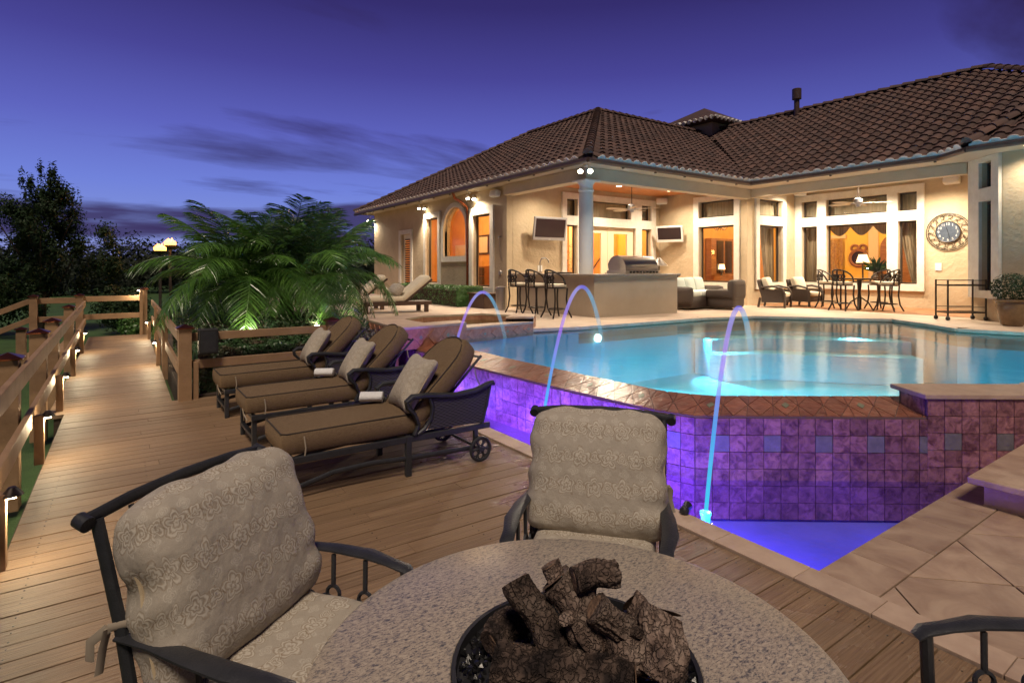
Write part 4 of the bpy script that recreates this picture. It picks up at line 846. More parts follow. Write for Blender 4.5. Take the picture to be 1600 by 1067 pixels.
awm = MB(); awm.prism([(9.2, PZ)] + [(9.74 + .54 * math.cos(math.pi * (1 - i / 12)), 2.6 + .54 * math.sin(math.pi * i / 12)) for i in range(13)] + [(10.28, PZ)], 0, .06); awm.v = [(25.40 - p[2] - .001, p[0], p[1]) for p in awm.v]; awm.build('archway', M['room_wood'], house)
for (x_, y_, z_, pw_, c_) in ((11.8, 17.4, 3.9, 260, (1, .62, .28)), (11.6, 21.5, 3.8, 200, (1, .62, .28)), (15.6, 16.6, 4.0, 330, (1, .66, .30)), (18.4, 16.4, 3.9, 150, (1, .7, .36)), (19.2, 13.2, 3.9, 190, (1, .66, .32)), (22.6, 12.5, 3.9, 230, (1, .66, .30)), (23.2, 8.4, 4.0, 210, (1, .76, .40)), (22, 5, 3.8, 110, (1, .6, .28))):
    light('POINT', (x_, y_, z_), pw_, c_, .2, name='room_lamp')

# things in the rooms, seen through the panes
cab = thing('china_cabinet', 'tall wooden china cabinet seen through the lanai side window', 'cabinet', (21.5, 14.95, PZ + .01)); MB().box(-.9, .9, -.25, .2, 0, .9).build('base', M['room_wood'], cab); MB().box(-.9, .9, -.1, .2, .92, 2.5).build('hutch', M['room_wood'], cab)
for s in (-.55, .05): MB().box(s, s + .48, -.12, -.105, 1.0, 2.4).build('glass_door', M['screen'], cab)
ch = thing('chandelier', 'brass chandelier with glowing candle shades in the dining room', 'chandelier', (19.15, 13.4, 3.35)); MB().tube([(0, 0, 0), (0, 0, 1.2)], .015, 6).build('rod', M['bronze'], ch)
for k in range(5):
    a = k * 2 * math.pi / 5; c_ = (.3 * math.cos(a), .3 * math.sin(a)); MB().tube([(0, 0, .02), (c_[0] * .6, c_[1] * .6, -.1), (c_[0], c_[1], .05)], .012, 6).build('arm', M['bronze'], ch); MB().lathe([(.08, .08), (.045, .22)], 10, (*c_, 0)).build('shade', M['lampshade_glow'], ch)
tl = thing('table_lamp', 'glowing white shaded lamp on the dining room sideboard', 'lamp', (21.2, 14.78, 1.465)); MB().lathe([(.07, 0), (.03, .05), (.05, .18), (.02, .26)], 12).build('base', M['bronze'], tl); MB().lathe([(.16, .26), (.11, .48)], 14).build('shade', M['lampshade_glow'], tl)
def drape(name, label, pts_, z0, z1, mt, sway=0):
    m = MB(); K = 26
    for i in range(K):
        for j in range(6):
            def q(i_, j_):
                s = i_ / K; tz = j_ / 6; x_ = pts_[0][0] + (pts_[1][0] - pts_[0][0]) * s; y_ = pts_[0][1] + (pts_[1][1] - pts_[0][1]) * s; k = sway * (1 - tz) ** 1.5 * (1 - s)
                nx, ny = (pts_[1][1] - pts_[0][1]), -(pts_[1][0] - pts_[0][0]); l_ = math.hypot(nx, ny)
                return (x_ + (pts_[1][0] - pts_[0][0]) * k + nx / l_ * .04 * math.sin(i_ * 1.9), y_ + (pts_[1][1] - pts_[0][1]) * k + ny / l_ * .04 * math.sin(i_ * 1.9), z0 + (z1 - z0) * tz)
            m.quad(q(i, j), q(i + 1, j), q(i + 1, j + 1), q(i, j + 1))
    return tag(m.build(name, mt, None, smooth=True), label, 'curtain')
drape('curtain', 'taupe side curtain swept aside behind the narrow pane nearest the clock', ((20.15, 7.62), (20.15, 6.9)), .6, 3.3, M['curtain'], .75)
drape('curtain', 'taupe curtain behind the narrow pane beside the corner speaker', ((20.15, 9.9), (20.15, 10.6)), .6, 3.3, M['curtain'], .5)
drape('curtain', 'taupe curtain behind the pane of the angled porch corner', ((18.1, 11.1), (18.95, 11.1)), .6, 3.3, M['curtain'], .55)
drape('curtain', 'gold draped curtain hung against the living room wall', ((25.25, 12.9), (25.25, 11.7)), .6, 3.0, M['gold_drape'], .2)
va = MB(); K = 30
for i in range(K):
    s0, s1 = i / K, (i + 1) / K; f_ = lambda s: 3.22 - .30 * abs(math.sin(s * math.pi * 3)) - .06
    va.quad((20.2, 7.7 + 2.1 * s0, 3.3), (20.2, 7.7 + 2.1 * s1, 3.3), (20.2, 7.7 + 2.1 * s1, f_(s1)), (20.2, 7.7 + 2.1 * s0, f_(s0)))
tag(va.build('valance', M['curtain']), 'scalloped fabric valance across the top of the widest porch window', 'valance')
ct = thing('console_table', 'wooden console table standing inside the porch window', 'table', (21.2, 8.7, PZ + .01)); MB().box(-.25, .25, -.8, .8, .72, .77).build('top', M['room_wood'], ct)
for s in (-.74, .70):
    for u in (-.2, .16): MB().box(u, u + .05, s, s + .05, 0, .719).build('leg', M['room_wood'], ct)
va_ = thing('flower_arrangement', 'leafy green flower arrangement in a vase on the console table', 'plant', (21.2, 8.7, PZ + .785)); MB().lathe([(.1, 0), (.17, .12), (.11, .26), (.13, .3)], 14).build('vase', M['wood_dark'], va_, smooth=True)
m = MB()
for i in range(70):
    a, e_ = rng.uniform(0, 6.28), rng.uniform(.2, 1.1); l_ = rng.uniform(.4, .8); r_ = Vector((math.cos(a) * math.cos(e_ + .3), math.sin(a) * math.cos(e_ + .3), math.sin(e_ + .3))); s_ = Vector((-math.sin(a), math.cos(a), 0)) * .025; p = Vector((0, 0, .28)); q = p + r_ * l_ * .6; e2 = p + r_ * l_ + Vector((0, 0, -.15)); m.quad(p - s_, p + s_, q + s_ * 1.4, e2, q - s_ * 1.4)
m.build('leaves', M['leaf_hedge'], va_)

fl_l = thing('floor_lamp', 'glowing white shaded floor lamp standing inside behind the wide porch window', 'lamp', (22.6, 9.75, PZ + .01)); MB().tube([(0, 0, 0), (0, 0, 1.45)], .03, 8).build('pole', M['bronze'], fl_l); MB().lathe([(.15, .0), (.13, .03)], 14).build('base', M['bronze'], fl_l); MB().lathe([(.22, 1.42), (.13, 1.72)], 16).build('shade', M['lampshade_glow'], fl_l)
mr_ = thing('wall_mirror', 'carved wooden mirror on the yellow living room wall', 'mirror', (25.38, 11.1, 2.2)); f_ = MB(); f_.ring((0, 0, 0), .34, .07, 'x', 0, 360, 24, 6); f_.ring((-.02, -.16, .42), .13, .05, 'x', 0, 360, 14, 5); f_.ring((-.02, .16, .42), .13, .05, 'x', 0, 360, 14, 5); f_.build('frame', M['room_wood'], mr_, smooth=True); MB().tube([(-.01, 0, 0), (.015, 0, 0)], .33, 24).build('glass', M['screen'], mr_)
ip = thing('indoor_plant', 'slender potted plant standing inside the lanai sidelight', 'plant', (13.6, 16.1, PZ + .01)); MB().lathe([(.14, 0), (.18, .34)], 14).build('pot', M['wood_dark'], ip); m = MB(); rr = random.Random(8)
for k in range(160):
    a, zc_ = rr.uniform(0, 6.28), rr.uniform(.8, 2.1); r_ = rr.uniform(.05, .32); p = Vector((r_ * math.cos(a), r_ * math.sin(a), zc_)); q = p + Vector((math.cos(a) * .16, math.sin(a) * .16, rr.uniform(-.1, .08))); s_ = Vector((-math.sin(a), math.cos(a), .3)) * .02; m.quad(p, (p + q) / 2 + s_, q, (p + q) / 2 - s_)
m.build('leaves', M['leaf_hedge'], ip); MB().tube([(0, 0, .3), (.02, 0, 1.2), (0, .02, 2.0)], .02, 6).build('stem', M['bark'], ip)
# ------------------------------------------------------------------ lanai and porch furniture
bar = thing('outdoor_bar', 'L-shaped stucco outdoor bar with granite counter beneath the white column', 'bar')
MB().prism([(9.49, 10.19), (12.4, 10.02), (12.4, 10.9), (10.25, 10.9), (10.25, 13.5), (9.49, 13.5)], PZ, 1.575).build('body', M['bar_stucco'], bar)
MB().prism([(9.40, 10.10), (12.45, 9.94), (12.45, 10.98), (10.33, 10.98), (10.33, 13.55), (9.30, 13.55)], 1.576, 1.618).build('counter', M['granite'], bar, bevel=.008)
gr = thing('gas_grill', 'stainless steel hooded gas grill on the granite counter', 'grill', (11.2, 10.5, 1.618)); hd = MB(); K = 10
prof = [(-.34, .08)] + [(.02 - .34 * math.cos(math.pi * i / K / 1.15), .10 + .38 * math.sin(math.pi * i / K / 1.15)) for i in range(K + 1)] + [(.30, .08)]
hd.v = [(-.62, p[0], p[1]) for p in prof] + [(.62, p[0], p[1]) for p in prof]; k = len(prof); hd.f = [(i, i + 1, k + i + 1, k + i) for i in range(k - 1)] + [tuple(range(k - 1, -1, -1)), tuple(range(k, 2 * k))]
hd.build('hood', M['steel'], gr, smooth=True); MB().box(-.66, .66, -.36, .34, .001, .085).build('body', M['steel'], gr, bevel=.01); MB().tube([(-.5, -.40, .22), (.5, -.40, .22)], .016, 8).build('handle', M['steel'], gr)
for i in range(9): MB().tube([(-.5 + i * .125, -.36, .045), (-.5 + i * .125, -.40, .045)], .026, 10).build('knob', M['black_plastic'], gr)
fa = tag(MB().tube([(9.9, 12.9, 1.62), (9.9, 12.9, 1.95), (9.93, 12.86, 2.05), (10.02, 12.78, 2.06), (10.07, 12.72, 1.98), (10.07, 12.72, 1.92)], .016, 8).build('faucet', M['steel'], None, smooth=True), 'curved steel gooseneck faucet standing on the bar counter', 'faucet')
tr_ = tag(MB().box(9.6, 10.0, 11.6, 12.2, 1.62, 1.66).build('serving_tray', M['black_plastic'], None, bevel=.01), 'flat dark tray lying on the bar counter', 'tray')
bn = thing('trash_bin', 'brushed steel cylindrical trash bin beside the bar stools', 'bin', (9.1, 13.75, PZ)); MB().lathe([(.16, 0), (.16, .62)], 24).build('body', M['steel'], bn, smooth=True); MB().lathe([(.165, .621), (.16, .66), (.06, .69)], 24).build('lid', M['steel'], bn, smooth=True)
pb = thing('planter_box', 'dark wooden planter box against the wall beside the bin', 'planter', (9.2, 14.75, PZ)); MB().box(-.35, .35, -.45, .45, .0, .42).build('body', M['wood_dark'], pb, bevel=.01); MB().box(-.39, .39, -.49, .49, .421, .46).build('rim', M['wood_dark'], pb, bevel=.006)
def tall_chair(name, label, cat, h=.74):
    t_ = thing(name, label, cat); mt = M['iron_brown']                       # faces +x
    for sx, sy in ((-1, -1), (-1, 1), (1, -1), (1, 1)):
        top = (.19 * sx, .20 * sy, h - .03); MB().tube([top, (.17 * sx, .19 * sy, h * .6), (.2 * sx, .21 * sy, h * .25), (.28 * sx, .26 * sy, .0)], .023, 6).build('leg', mt, t_, smooth=True)
    MB().ring((0, 0, h * .28), .22, .012, 'z', 0, 360, 20).build('foot_ring', mt, t_, smooth=True); MB().ring((0, 0, h - .03), .24, .015, 'z', 0, 360, 20).build('seat_ring', mt, t_, smooth=True)
    MB().lathe([(.23, h - .015), (.25, h + .02), (.24, h + .06), (.12, h + .075)], 20).build('seat_cushion', M['cushion_cream'], t_, smooth=True)
    bk = MB(); pts_ = []
    for i in range(13):
        a = R(70 + 220 * i / 12); zz_ = h + .05 + .36 * math.sin(math.pi * i / 12) ** .6; pts_.append((.27 * math.cos(a), .27 * math.sin(a), zz_))
    bk.tube(pts_, .024, 6)
    for i in (4, 6, 8): a = R(70 + 220 * i / 12); bk.tube([(.27 * math.cos(a), .27 * math.sin(a), h - .02), pts_[i]], .020, 6)
    bk.build('back_frame', mt, t_, smooth=True); fl = MB()
    for i in range(5): a = R(180 + (i - 2) * 17); c_ = (.265 * math.cos(a), .265 * math.sin(a), h + .22); fl.ring(c_, .055, .017, 'x', 0, 360, 10, 5); fl.ring((c_[0], c_[1], c_[2] - .10), .04, .016, 'x', 0, 360, 10, 5)
    fl.build('scrollwork', mt, t_, smooth=True); return t_
st0 = tall_chair('bar_stool', 'black iron scroll-back bar stool at the counter, closest to the steel bin', 'stool', .76); st0.location = (8.72, 12.3, PZ); st0['group'] = 'iron stools along the bar'
dup(st0, (8.72, 11.52, PZ), R(4), 'black iron scroll-back bar stool, middle one of the row at the counter'); dup(st0, (8.74, 10.74, PZ), R(-3), 'black iron scroll-back bar stool at the counter, closest to the white column')
tb = thing('bistro_table', 'round dark iron bar-height table before the wide porch window', 'table', (17.75, 7.75, PZ)); MB().lathe([(.44, .88), (.46, .90), (.46, .92)], 26).build('top', M['iron_brown'], tb, smooth=True); MB().lathe([(.05, .0), (.06, .3), (.04, .5), (.07, .87)], 12).build('pedestal', M['iron_brown'], tb, smooth=True)
for k in range(4): a = k * math.pi / 2 + .4; MB().tube([(0.05 * math.cos(a), .05 * math.sin(a), .35), (.22 * math.cos(a), .22 * math.sin(a), .22), (.34 * math.cos(a), .34 * math.sin(a), .0)], .02, 6).build('foot', M['iron_brown'], tb, smooth=True)
for k, (dx, dy, lb) in enumerate(((-.10, .85, 'iron high chair at the bistro table on the side nearest the wicker armchairs'), (-.72, .12, 'iron high chair at the bistro table with its back to the pool'), (.55, -.3, 'iron high chair at the bistro table tucked by the window sill'), (-.05, -.78, 'iron high chair at the bistro table on the side nearest the wall clock'))):
    rz = math.atan2(-dy, -dx)
    dup(st0, (17.75 + dx, 7.75 + dy, PZ), rz, lb, 'iron chairs round the bistro table')['category'] = 'chair'
def armchair(loc, rz, label, first=None):
    t_ = thing('wicker_armchair', label, 'armchair', loc, rz, 'wicker armchairs on the porch')      # faces +x
    MB().rbox((0, 0, .24), (.34, .33, .09), .05, 5).build('seat_base', M['wicker_dark'], t_, smooth=True); MB().rbox((-.33, 0, .52), (.06, .33, .36), .05, 5, rot=rotm(y=-16)).build('backrest', M['wicker_dark'], t_, smooth=True)
    for s in (-1, 1):
        MB().tube([(-.32, .34 * s, .62), (0, .36 * s, .66), (.28, .36 * s, .60), (.36, .36 * s, .45), (.36, .35 * s, 0)], .05, 8, flat=(1, .7)).build('arm', M['wicker_dark'], t_, smooth=True); MB().tube([(-.36, .32 * s, .3), (-.42, .32 * s, 0)], .035, 8).build('leg', M['wicker_dark'], t_)
        MB().box(-.3, .33, .33 * s - .02, .33 * s + .02, .16, .56).build('side_panel', M['wicker_dark'], t_)
    MB().rbox((.04, 0, .40), (.33, .29, .075), .05, 5, .15).build('seat_cushion', M['cushion_cream'], t_, smooth=True); MB().rbox((-.22, 0, .70), (.08, .28, .24), .06, 5, .25, rot=rotm(y=-18)).build('back_cushion', M['cushion_cream'], t_, smooth=True); return t_
armchair((16.75, 9.75, PZ), R(-75), 'dark wicker armchair with cream cushions in front of the angled window corner'); armchair((17.95, 9.45, PZ), R(-95), 'dark wicker armchair with cream cushions beside the bistro table')
so_ = thing('wicker_sofa', 'dark brown wicker sofa with pale green cushions behind the bar end', 'sofa', (14.3, 10.9, PZ), R(190))
MB().rbox((0, 0, .22), (1.0, .42, .18), .08, 6).build('base', M['wicker_dark'], so_, smooth=True); MB().rbox((0, -.36, .58), (1.0, .09, .30), .08, 6, rot=rotm(x=12)).build('backrest', M['wicker_dark'], so_, smooth=True)
for s in (-1, 1): MB().rbox((s * .98, 0, .42), (.12, .45, .26), .11, 6).build('arm', M['wicker_dark'], so_, smooth=True)
for s in (-.6, 0, .6): MB().rbox((s, .05, .46), (.29, .36, .08), .06, 5, .2).build('seat_cushion', M['cushion_pale'], so_, smooth=True); MB().rbox((s, -.22, .72), (.29, .09, .22), .07, 5, .3, rot=rotm(x=14)).build('back_cushion', M['cushion_pale'], so_, smooth=True)
ca = thing('wicker_tub_chair', 'dark wicker lounge seat with rounded back beside the pale cushioned sofa', 'armchair', (14.75, 10.15, PZ), R(100))
MB().rbox((0, 0, .24), (.42, .42, .20), .1, 6).build('base', M['wicker_dark'], ca, smooth=True); MB().rbox((-.34, 0, .58), (.12, .45, .30), .11, 6).build('backrest', M['wicker_dark'], ca, smooth=True)
for s in (-1, 1): MB().rbox((.02, s * .38, .46), (.40, .09, .13), .08, 6).build('arm', M['wicker_dark'], ca, smooth=True)
MB().rbox((.05, 0, .48), (.33, .28, .07), .05, 5, .2).build('seat_cushion', M['cushion_pale'], ca, smooth=True)
sd = thing('side_table', 'small side table with dark top between bar and sofa', 'table', (13.3, 11.3, PZ)); MB().box(-.45, .45, -.3, .3, .98, 1.02).build('top', M['wood_dark'], sd)
for a in (-.4, .36):
    for c_ in (-.26, .22): MB().box(a, a + .04, c_, c_ + .04, 0, .979).build('leg', M['wood_dark'], sd)
lp = thing('porch_lamp', 'small lamp with silvery cone shade on the side table', 'lamp', (13.15, 11.3, PZ + 1.02)); MB().lathe([(.08, 0), (.02, .03), (.02, .28)], 12).build('base', M['bronze'], lp, smooth=True); MB().lathe([(.26, .27), (.05, .50)], 20).build('shade', M['steel'], lp, smooth=True); light('POINT', (13.15, 11.3, PZ + 1.22), 14, (1, .75, .4), .04, name='lamp_bulb')
def tv(loc, rz, tilt, w_, h_, fr, label):
    t_ = thing('television', label, 'television', loc, rz); rm = rotm(x=tilt)
    MB().cbox((0, 0, 0), (w_, .07, h_), rm).build('frame', fr, t_, bevel=.012); MB().cbox(rm @ Vector((0, -.037, .02)), (w_ - .12, .004, h_ - .16), rm).build('screen', M['screen'], t_); MB().cbox(rm @ Vector((0, -.037, -h_ / 2 + .035)), (.08, .004, .015), rm).build('badge', M['white_plastic'], t_)
    MB().box(-.08, .08, .03, .42, -.1, .1).build('bracket', M['black_plastic'], t_); return t_
tv((11.12, 13.98, 3.02), R(-6), 10, 1.22, .74, M['silver_plastic'], 'wide grey framed television mounted on the wall above the bar stools')
tv((16.40, 13.60, 3.02), R(-68), 12, .98, .60, M['white_plastic'], 'white framed television angled in the corner above the lamp')
def fan(loc, rod, label):
    t_ = thing('ceiling_fan', label, 'fan', loc, R(14), 'ceiling fans'); MB().tube([(0, 0, .1), (0, 0, rod)], .014, 8).build('rod', M['bronze'], t_); MB().lathe([(.05, .16), (.11, .12), (.12, .02), (.07, -.04), (.06, -.1)], 18).build('motor', M['silver_plastic'], t_, smooth=True)
    for k in range(5):
        a = k * 2 * math.pi / 5; m = MB(); q = [(.16, -.04), (.35, -.11), (.65, -.13), (.82, -.07), (.86, 0), (.82, .07), (.65, .11), (.35, .07), (.16, .04)]; ca_, sa_ = math.cos(a), math.sin(a)
        top = [(x_ * ca_ - y_ * sa_, x_ * sa_ + y_ * ca_, .0 + y_ * .15) for x_, y_ in q]; m.quad(*[(p[0], p[1], p[2] + .008) for p in top]); m.quad(*[(p[0], p[1], p[2]) for p in top[::-1]])
        m.build('blade', M['cushion_cream'], t_); MB().tube([(.08 * ca_, .08 * sa_, -.01), (.22 * ca_, .22 * sa_, -.008)], .014, 6).build('blade_arm', M['silver_plastic'], t_)
fan((13.1, 12.35, 3.62), .86, 'tan bladed ceiling fan hanging in the wood-ceilinged lanai'); fan((17.6, 7.72, 3.66), .80, 'tan bladed ceiling fan hanging in front of the wide porch window')
def spk(loc, rz, label):
    t_ = thing('wall_speaker', label, 'speaker', loc, rz, 'white wall speakers'); MB().rbox((0, -.11, 0), (.20, .10, .105), .04, 4, rot=rotm(x=-14)).build('cabinet', M['white_plastic'], t_, smooth=True); MB().box(-.05, .05, -.02, 0, -.08, .08).build('bracket', M['bronze'], t_)
spk((16.55, 14.1, 4.26), R(-45), 'white wall speaker high in the lanai corner above the angled television'); spk((19.65, 10.5, 4.42), R(-70), 'white wall speaker high above the corner of the porch window'); spk((19.75, 6.1, 4.30), R(-90), 'white wall speaker high on the wall above the clock'); spk((9.74, 14.9, 4.12), R(-90), 'white wall speaker under the eave beside the bar')
# clock
ck = thing('wall_clock', 'large round wrought iron wall clock with slate face and pale numerals', 'clock', (19.755, 6.22, 2.82)); fm = MB()
fm.ring((-.02, 0, 0), .54, .010, 'x', 0, 360, 40, 5); fm.ring((-.02, 0, 0), .50, .006, 'x', 0, 360, 40, 5)
for k in range(14):
    a = k * 2 * math.pi / 14
    for s, rr in ((1, .075), (-1, .05)): c_ = (-.02, (.41 if s > 0 else .44) * math.cos(a + s * .1), (.41 if s > 0 else .44) * math.sin(a + s * .1)); fm.ring(c_, rr, .007, 'x', math.degrees(a) + 90 * s, math.degrees(a) + 90 * s + 300, 12, 4)
fm.build('scroll_rim', M['iron_brown'], ck, smooth=True); MB().tube([(0, 0, 0), (-.035, 0, 0)], [.30, .29], 36).build('face', M['clock_face'], ck); f2 = MB(); f2.ring((-.03, 0, 0), .30, .014, 'x', 0, 360, 40, 6); f2.build('bezel', M['iron_brown'], ck, smooth=True)
for hnum in range(1, 13):
    cu_ = bpy.data.curves.new('numeral', 'FONT'); cu_.body = str(hnum); cu_.size = .10; cu_.align_x = 'CENTER'; cu_.align_y = 'CENTER'; cu_.extrude = .002; to = bpy.data.objects.new('numeral', cu_); col.objects.link(to)
    a = R(90 - hnum * 30); dg = bpy.context.evaluated_depsgraph_get(); me = bpy.data.meshes.new_from_object(to.evaluated_get(dg)); bpy.data.objects.remove(to); me.materials.clear(); me.materials.append(M['white_plastic']); o = bpy.data.objects.new('numeral', me); col.objects.link(o); o.parent = ck
    o.location = (-.039, -.23 * math.cos(a), .23 * math.sin(a)); o.rotation_euler = (R(90), 0, R(-90))
MB().tube([(-.04, 0, 0), (-.04, -.05, -.2)], .006, 5).build('hand', M['iron'], ck); MB().tube([(-.04, 0, 0), (-.04, .04, .14)], .007, 5).build('hand', M['iron'], ck)
# serving cart and potted topiary
sv = thing('serving_cart', 'bronze bar cart on casters with two glass shelves below the clock', 'cart', (16.15, 4.85, PZ), R(-38))
for x_, y_ in ((-.42, -.2), (.42, -.2), (-.42, .2), (.42, .2)):
    MB().box(x_ - .014, x_ + .014, y_ - .014, y_ + .014, .1, .95).build('post', M['iron_brown'], sv); MB().lathe([(.02, .0), (.045, .02), (.045, .07), (.02, .099)], 10, (x_, y_, 0)).build('caster', M['black_plastic'], sv, smooth=True)
for z_ in (.16, .30, .80, .92): panel('shelf_frame', -.43, .43, -.21, .21, [(-.40, .40, -.18, .18)], lambda u, d_, z_=z_: (u, d_), 0, .001, M['iron_brown'], sv) if False else None
for z_ in (.17, .80):
    f_ = MB(); f_.box(-.43, .43, -.215, -.185, z_, z_ + .03); f_.box(-.43, .43, .185, .215, z_, z_ + .03); f_.box(-.43, -.40, -.185, .185, z_, z_ + .03); f_.box(.40, .43, -.185, .185, z_, z_ + .03); f_.build('shelf_frame', M['iron_brown'], sv); MB().box(-.4, .4, -.185, .185, z_ + .01, z_ + .018).build('shelf_glass', M['glass'], sv)
for z_ in (.31, .93): f_ = MB(); f_.tube([(-.42, -.2, z_), (.42, -.2, z_)], .008, 6); f_.tube([(-.42, .2, z_), (.42, .2, z_)], .008, 6); f_.build('guard_rail', M['iron_brown'], sv)
pp = thing('potted_topiary', 'clipped round topiary in a glazed brown urn beside the bay wall', 'plant', (15.35, 3.72, PZ)); MB().lathe([(.16, 0), (.20, .05), (.28, .42), (.27, .5), (.31, .53), (.31, .56), (.25, .56)], 26).build('pot', M['clay_pot'], pp, smooth=True)
def leafball(m, n, fn, size, seed=0):
    r_ = random.Random(seed)
    for _ in range(n):
        p, nr = fn(r_); nr = (nr + Vector((r_.uniform(-.7, .7), r_.uniform(-.7, .7), r_.uniform(-.5, .8)))).normalized(); a = nr.orthogonal().normalized(); a = Matrix.Rotation(r_.uniform(0, 6.28), 3, nr) @ a; b_ = nr.cross(a); s = size * r_.uniform(.6, 1.25)
        m.quad(p - a * s, p + b_ * s * .45, p + a * s, p - b_ * s * .45)
def sph(c, r3, inner=.8):
    def f_(r_):
        v = Vector((r_.gauss(0, 1), r_.gauss(0, 1), r_.gauss(0, 1))).normalized(); k = r_.uniform(inner, 1.02); return Vector((c[0] + v.x * r3[0] * k, c[1] + v.y * r3[1] * k, c[2] + v.z * r3[2] * k)), v
    return f_
m = MB(); leafball(m, 2600, sph((0, 0, .78), (.37, .37, .33)), .026, 3); m.build('crown', M['leaf_dark'], pp)

# wooden patio loungers beyond the spa
def wood_lounger(loc, rz, label):
    t_ = thing('wooden_lounger', label, 'lounger', loc, rz, 'wooden loungers on the patio'); MB().box(-1.0, 1.0, -.36, .36, .20, .30).build('frame', M['wood_dark'], t_, bevel=.01)
    for x_ in (-.85, .85):
        for y_ in (-.3, .3): MB().box(x_ - .05, x_ + .05, y_ - .05, y_ + .05, 0, .199).build('leg', M['wood_dark'], t_)
    MB().rbox((-.4, 0, .38), (.62, .33, .075), .05, 6, .1).build('seat_cushion', M['cushion_cream'], t_, smooth=True); MB().rbox((.55, 0, .66), (.52, .33, .075), .05, 6, .1, rot=rotm(y=-38)).build('back_cushion', M['cushion_cream'], t_, smooth=True); MB().cbox((.58, 0, .56), (1.1, .66, .04), rotm(y=-38)).build('back_board', M['wood_dark'], t_)
    return t_
wood_lounger((6.1, 14.6, PZ), R(-4), 'dark wooden lounger with cream cushions and a grey pillow beyond the spa'); wood_lounger((5.4, 16.1, PZ), R(-4), 'dark wooden lounger with cream cushions half hidden by palm fronds')
tag(MB().rbox((6.15, 14.55, PZ + .62), (.10, .26, .17), .06, 6, .4, rot=rotm(y=40)).build('grey_pillow', M['paisley_small'], None, smooth=True), 'grey patterned pillow on the wooden lounger beyond the spa', 'pillow')

# ------------------------------------------------------------------ fences
def capped_post(par, x_, y_, h_, z0=-.3, s=.078):
    MB().box(x_ - s, x_ + s, y_ - s, y_ + s, z0, h_).build('post', M['fence_wood'], par, bevel=.006); c_ = MB(); a = s + .028
    c_.box(x_ - a, x_ + a, y_ - a, y_ + a, h_ + .001, h_ + .014); n_ = len(c_.v); c_.v += [(x_ - a, y_ - a, h_ + .0141), (x_ + a, y_ - a, h_ + .0141), (x_ + a, y_ + a, h_ + .0141), (x_ - a, y_ + a, h_ + .0141), (x_, y_, h_ + .062)]; c_.f += [(n_, n_+1, n_+4), (n_+1, n_+2, n_+4), (n_+2, n_+3, n_+4), (n_+3, n_, n_+4)]
    c_.build('post_cap', M['copper'], par)
def rail(par, a, c, z0, z1, th=.045):
    v = Vector((c[0] - a[0], c[1] - a[1])).normalized() * 1; nr = Vector((-v.y, v.x)) * th / 2
    m = MB(); q = [(a[0] - nr.x, a[1] - nr.y), (c[0] - nr.x, c[1] - nr.y), (c[0] + nr.x, c[1] + nr.y), (a[0] + nr.x, a[1] + nr.y)]; za = z0 if isinstance(z0, tuple) else (z0, z0); zb = z1 if isinstance(z1, tuple) else (z1, z1)
    m.v = [(*q[0], za[0]), (*q[1], za[1]), (*q[2], za[1]), (*q[3], za[0]), (*q[0], zb[0]), (*q[1], zb[1]), (*q[2], zb[1]), (*q[3], zb[0])]; m.f = [(3, 2, 1, 0), (4, 5, 6, 7), (0, 1, 5, 4), (2, 3, 7, 6), (1, 2, 6, 5), (3, 0, 4, 7)]
    m.build('rail', M['fence_wood'], par, bevel=.006)
def light_post(par, x_, y_, side, h_=.44):
    MB().box(x_ - .035, x_ + .035, y_ - .035, y_ + .035, 0, h_).build('light_post', M['fence_wood'], par, bevel=.004)
    MB().lathe([(.055, .0), (.05, .012), (.018, .05)], 12, (x_ + side * .06, y_, h_ - .02)).build('lamp_hood', M['bronze'], par, smooth=True); MB().lathe([(.022, -.012), (.024, -.001)], 10, (x_ + side * .06, y_, h_ - .022)).build('bulb', M['bulb'], par)
    light('POINT', (x_ + side * .085, y_, h_ - .055), 16, (1, .80, .50), .02, name='post_lamp')
FG = 'post and rail fences along the boardwalk'
fl1 = thing('fence', 'brown two-rail fence with copper capped posts lining the open side of the boardwalk', 'fence', group=None)
for y_ in (3.6, 6.35, 8.72, 10.5, 14.2): capped_post(fl1, xl(y_) - .20, y_, 1.0 - .02)
prev = None
for ya, yb in ((-1.2, 4.2), (4.2, 7.4), (7.4, 10.6), (10.6, 14.2), (14.2, 17.9)):
    for z0, z1 in ((.80, .945), (.34, .485)): rail(fl1, (xl(ya) - .075, ya + .004), (xl(yb) - .075, yb - .004), z0, z1)
for y_ in (4.38, 6.55, 8.85, 11.6, 14.6): light_post(fl1, xl(y_) - .012, y_, 1)
fr1 = thing('fence', 'brown two-rail fence between the boardwalk and the palm bed', 'fence')
for y_ in (11.6, 14.8): MB().box(.535, .625, y_ - .045, y_ + .045, -.2, .93).build('post', M['fence_wood'], fr1, bevel=.005)
for ya, yb in ((8.76, 11.6), (11.6, 14.8), (14.8, 17.9)):
    for z0, z1 in ((.78, .92), (.34, .485)): rail(fr1, (.60, ya + .004), (.60, yb - .004), z0, z1)
for y_ in (12.0, 16.6): light_post(fr1, .50, y_, -1)
fr2 = thing('fence', 'brown two-rail fence with copper capped posts in front of the hedge behind the chaises', 'fence')
capped_post(fr2, .66, 8.66, .95); capped_post(fr2, 2.62, 8.66, .95); MB().box(.755, .82, 8.62, 8.70, -.2, .5).build('post', M['fence_wood'], fr2, bevel=.004)
for z0, z1 in ((.775, .885), (.40, .52)): rail(fr2, (.74, 8.69), (2.54, 8.69), z0, z1)
ff = thing('fence', 'two-rail fence closing the far end of the boardwalk', 'fence')
capped_post(ff, .42, 18.05, 1.2); capped_post(ff, -.95, 18.05, 1.06)
for z0, z1 in ((.90, 1.04), (.44, .58)): rail(ff, (-.87, 18.06), (.34, 18.06), z0, z1)
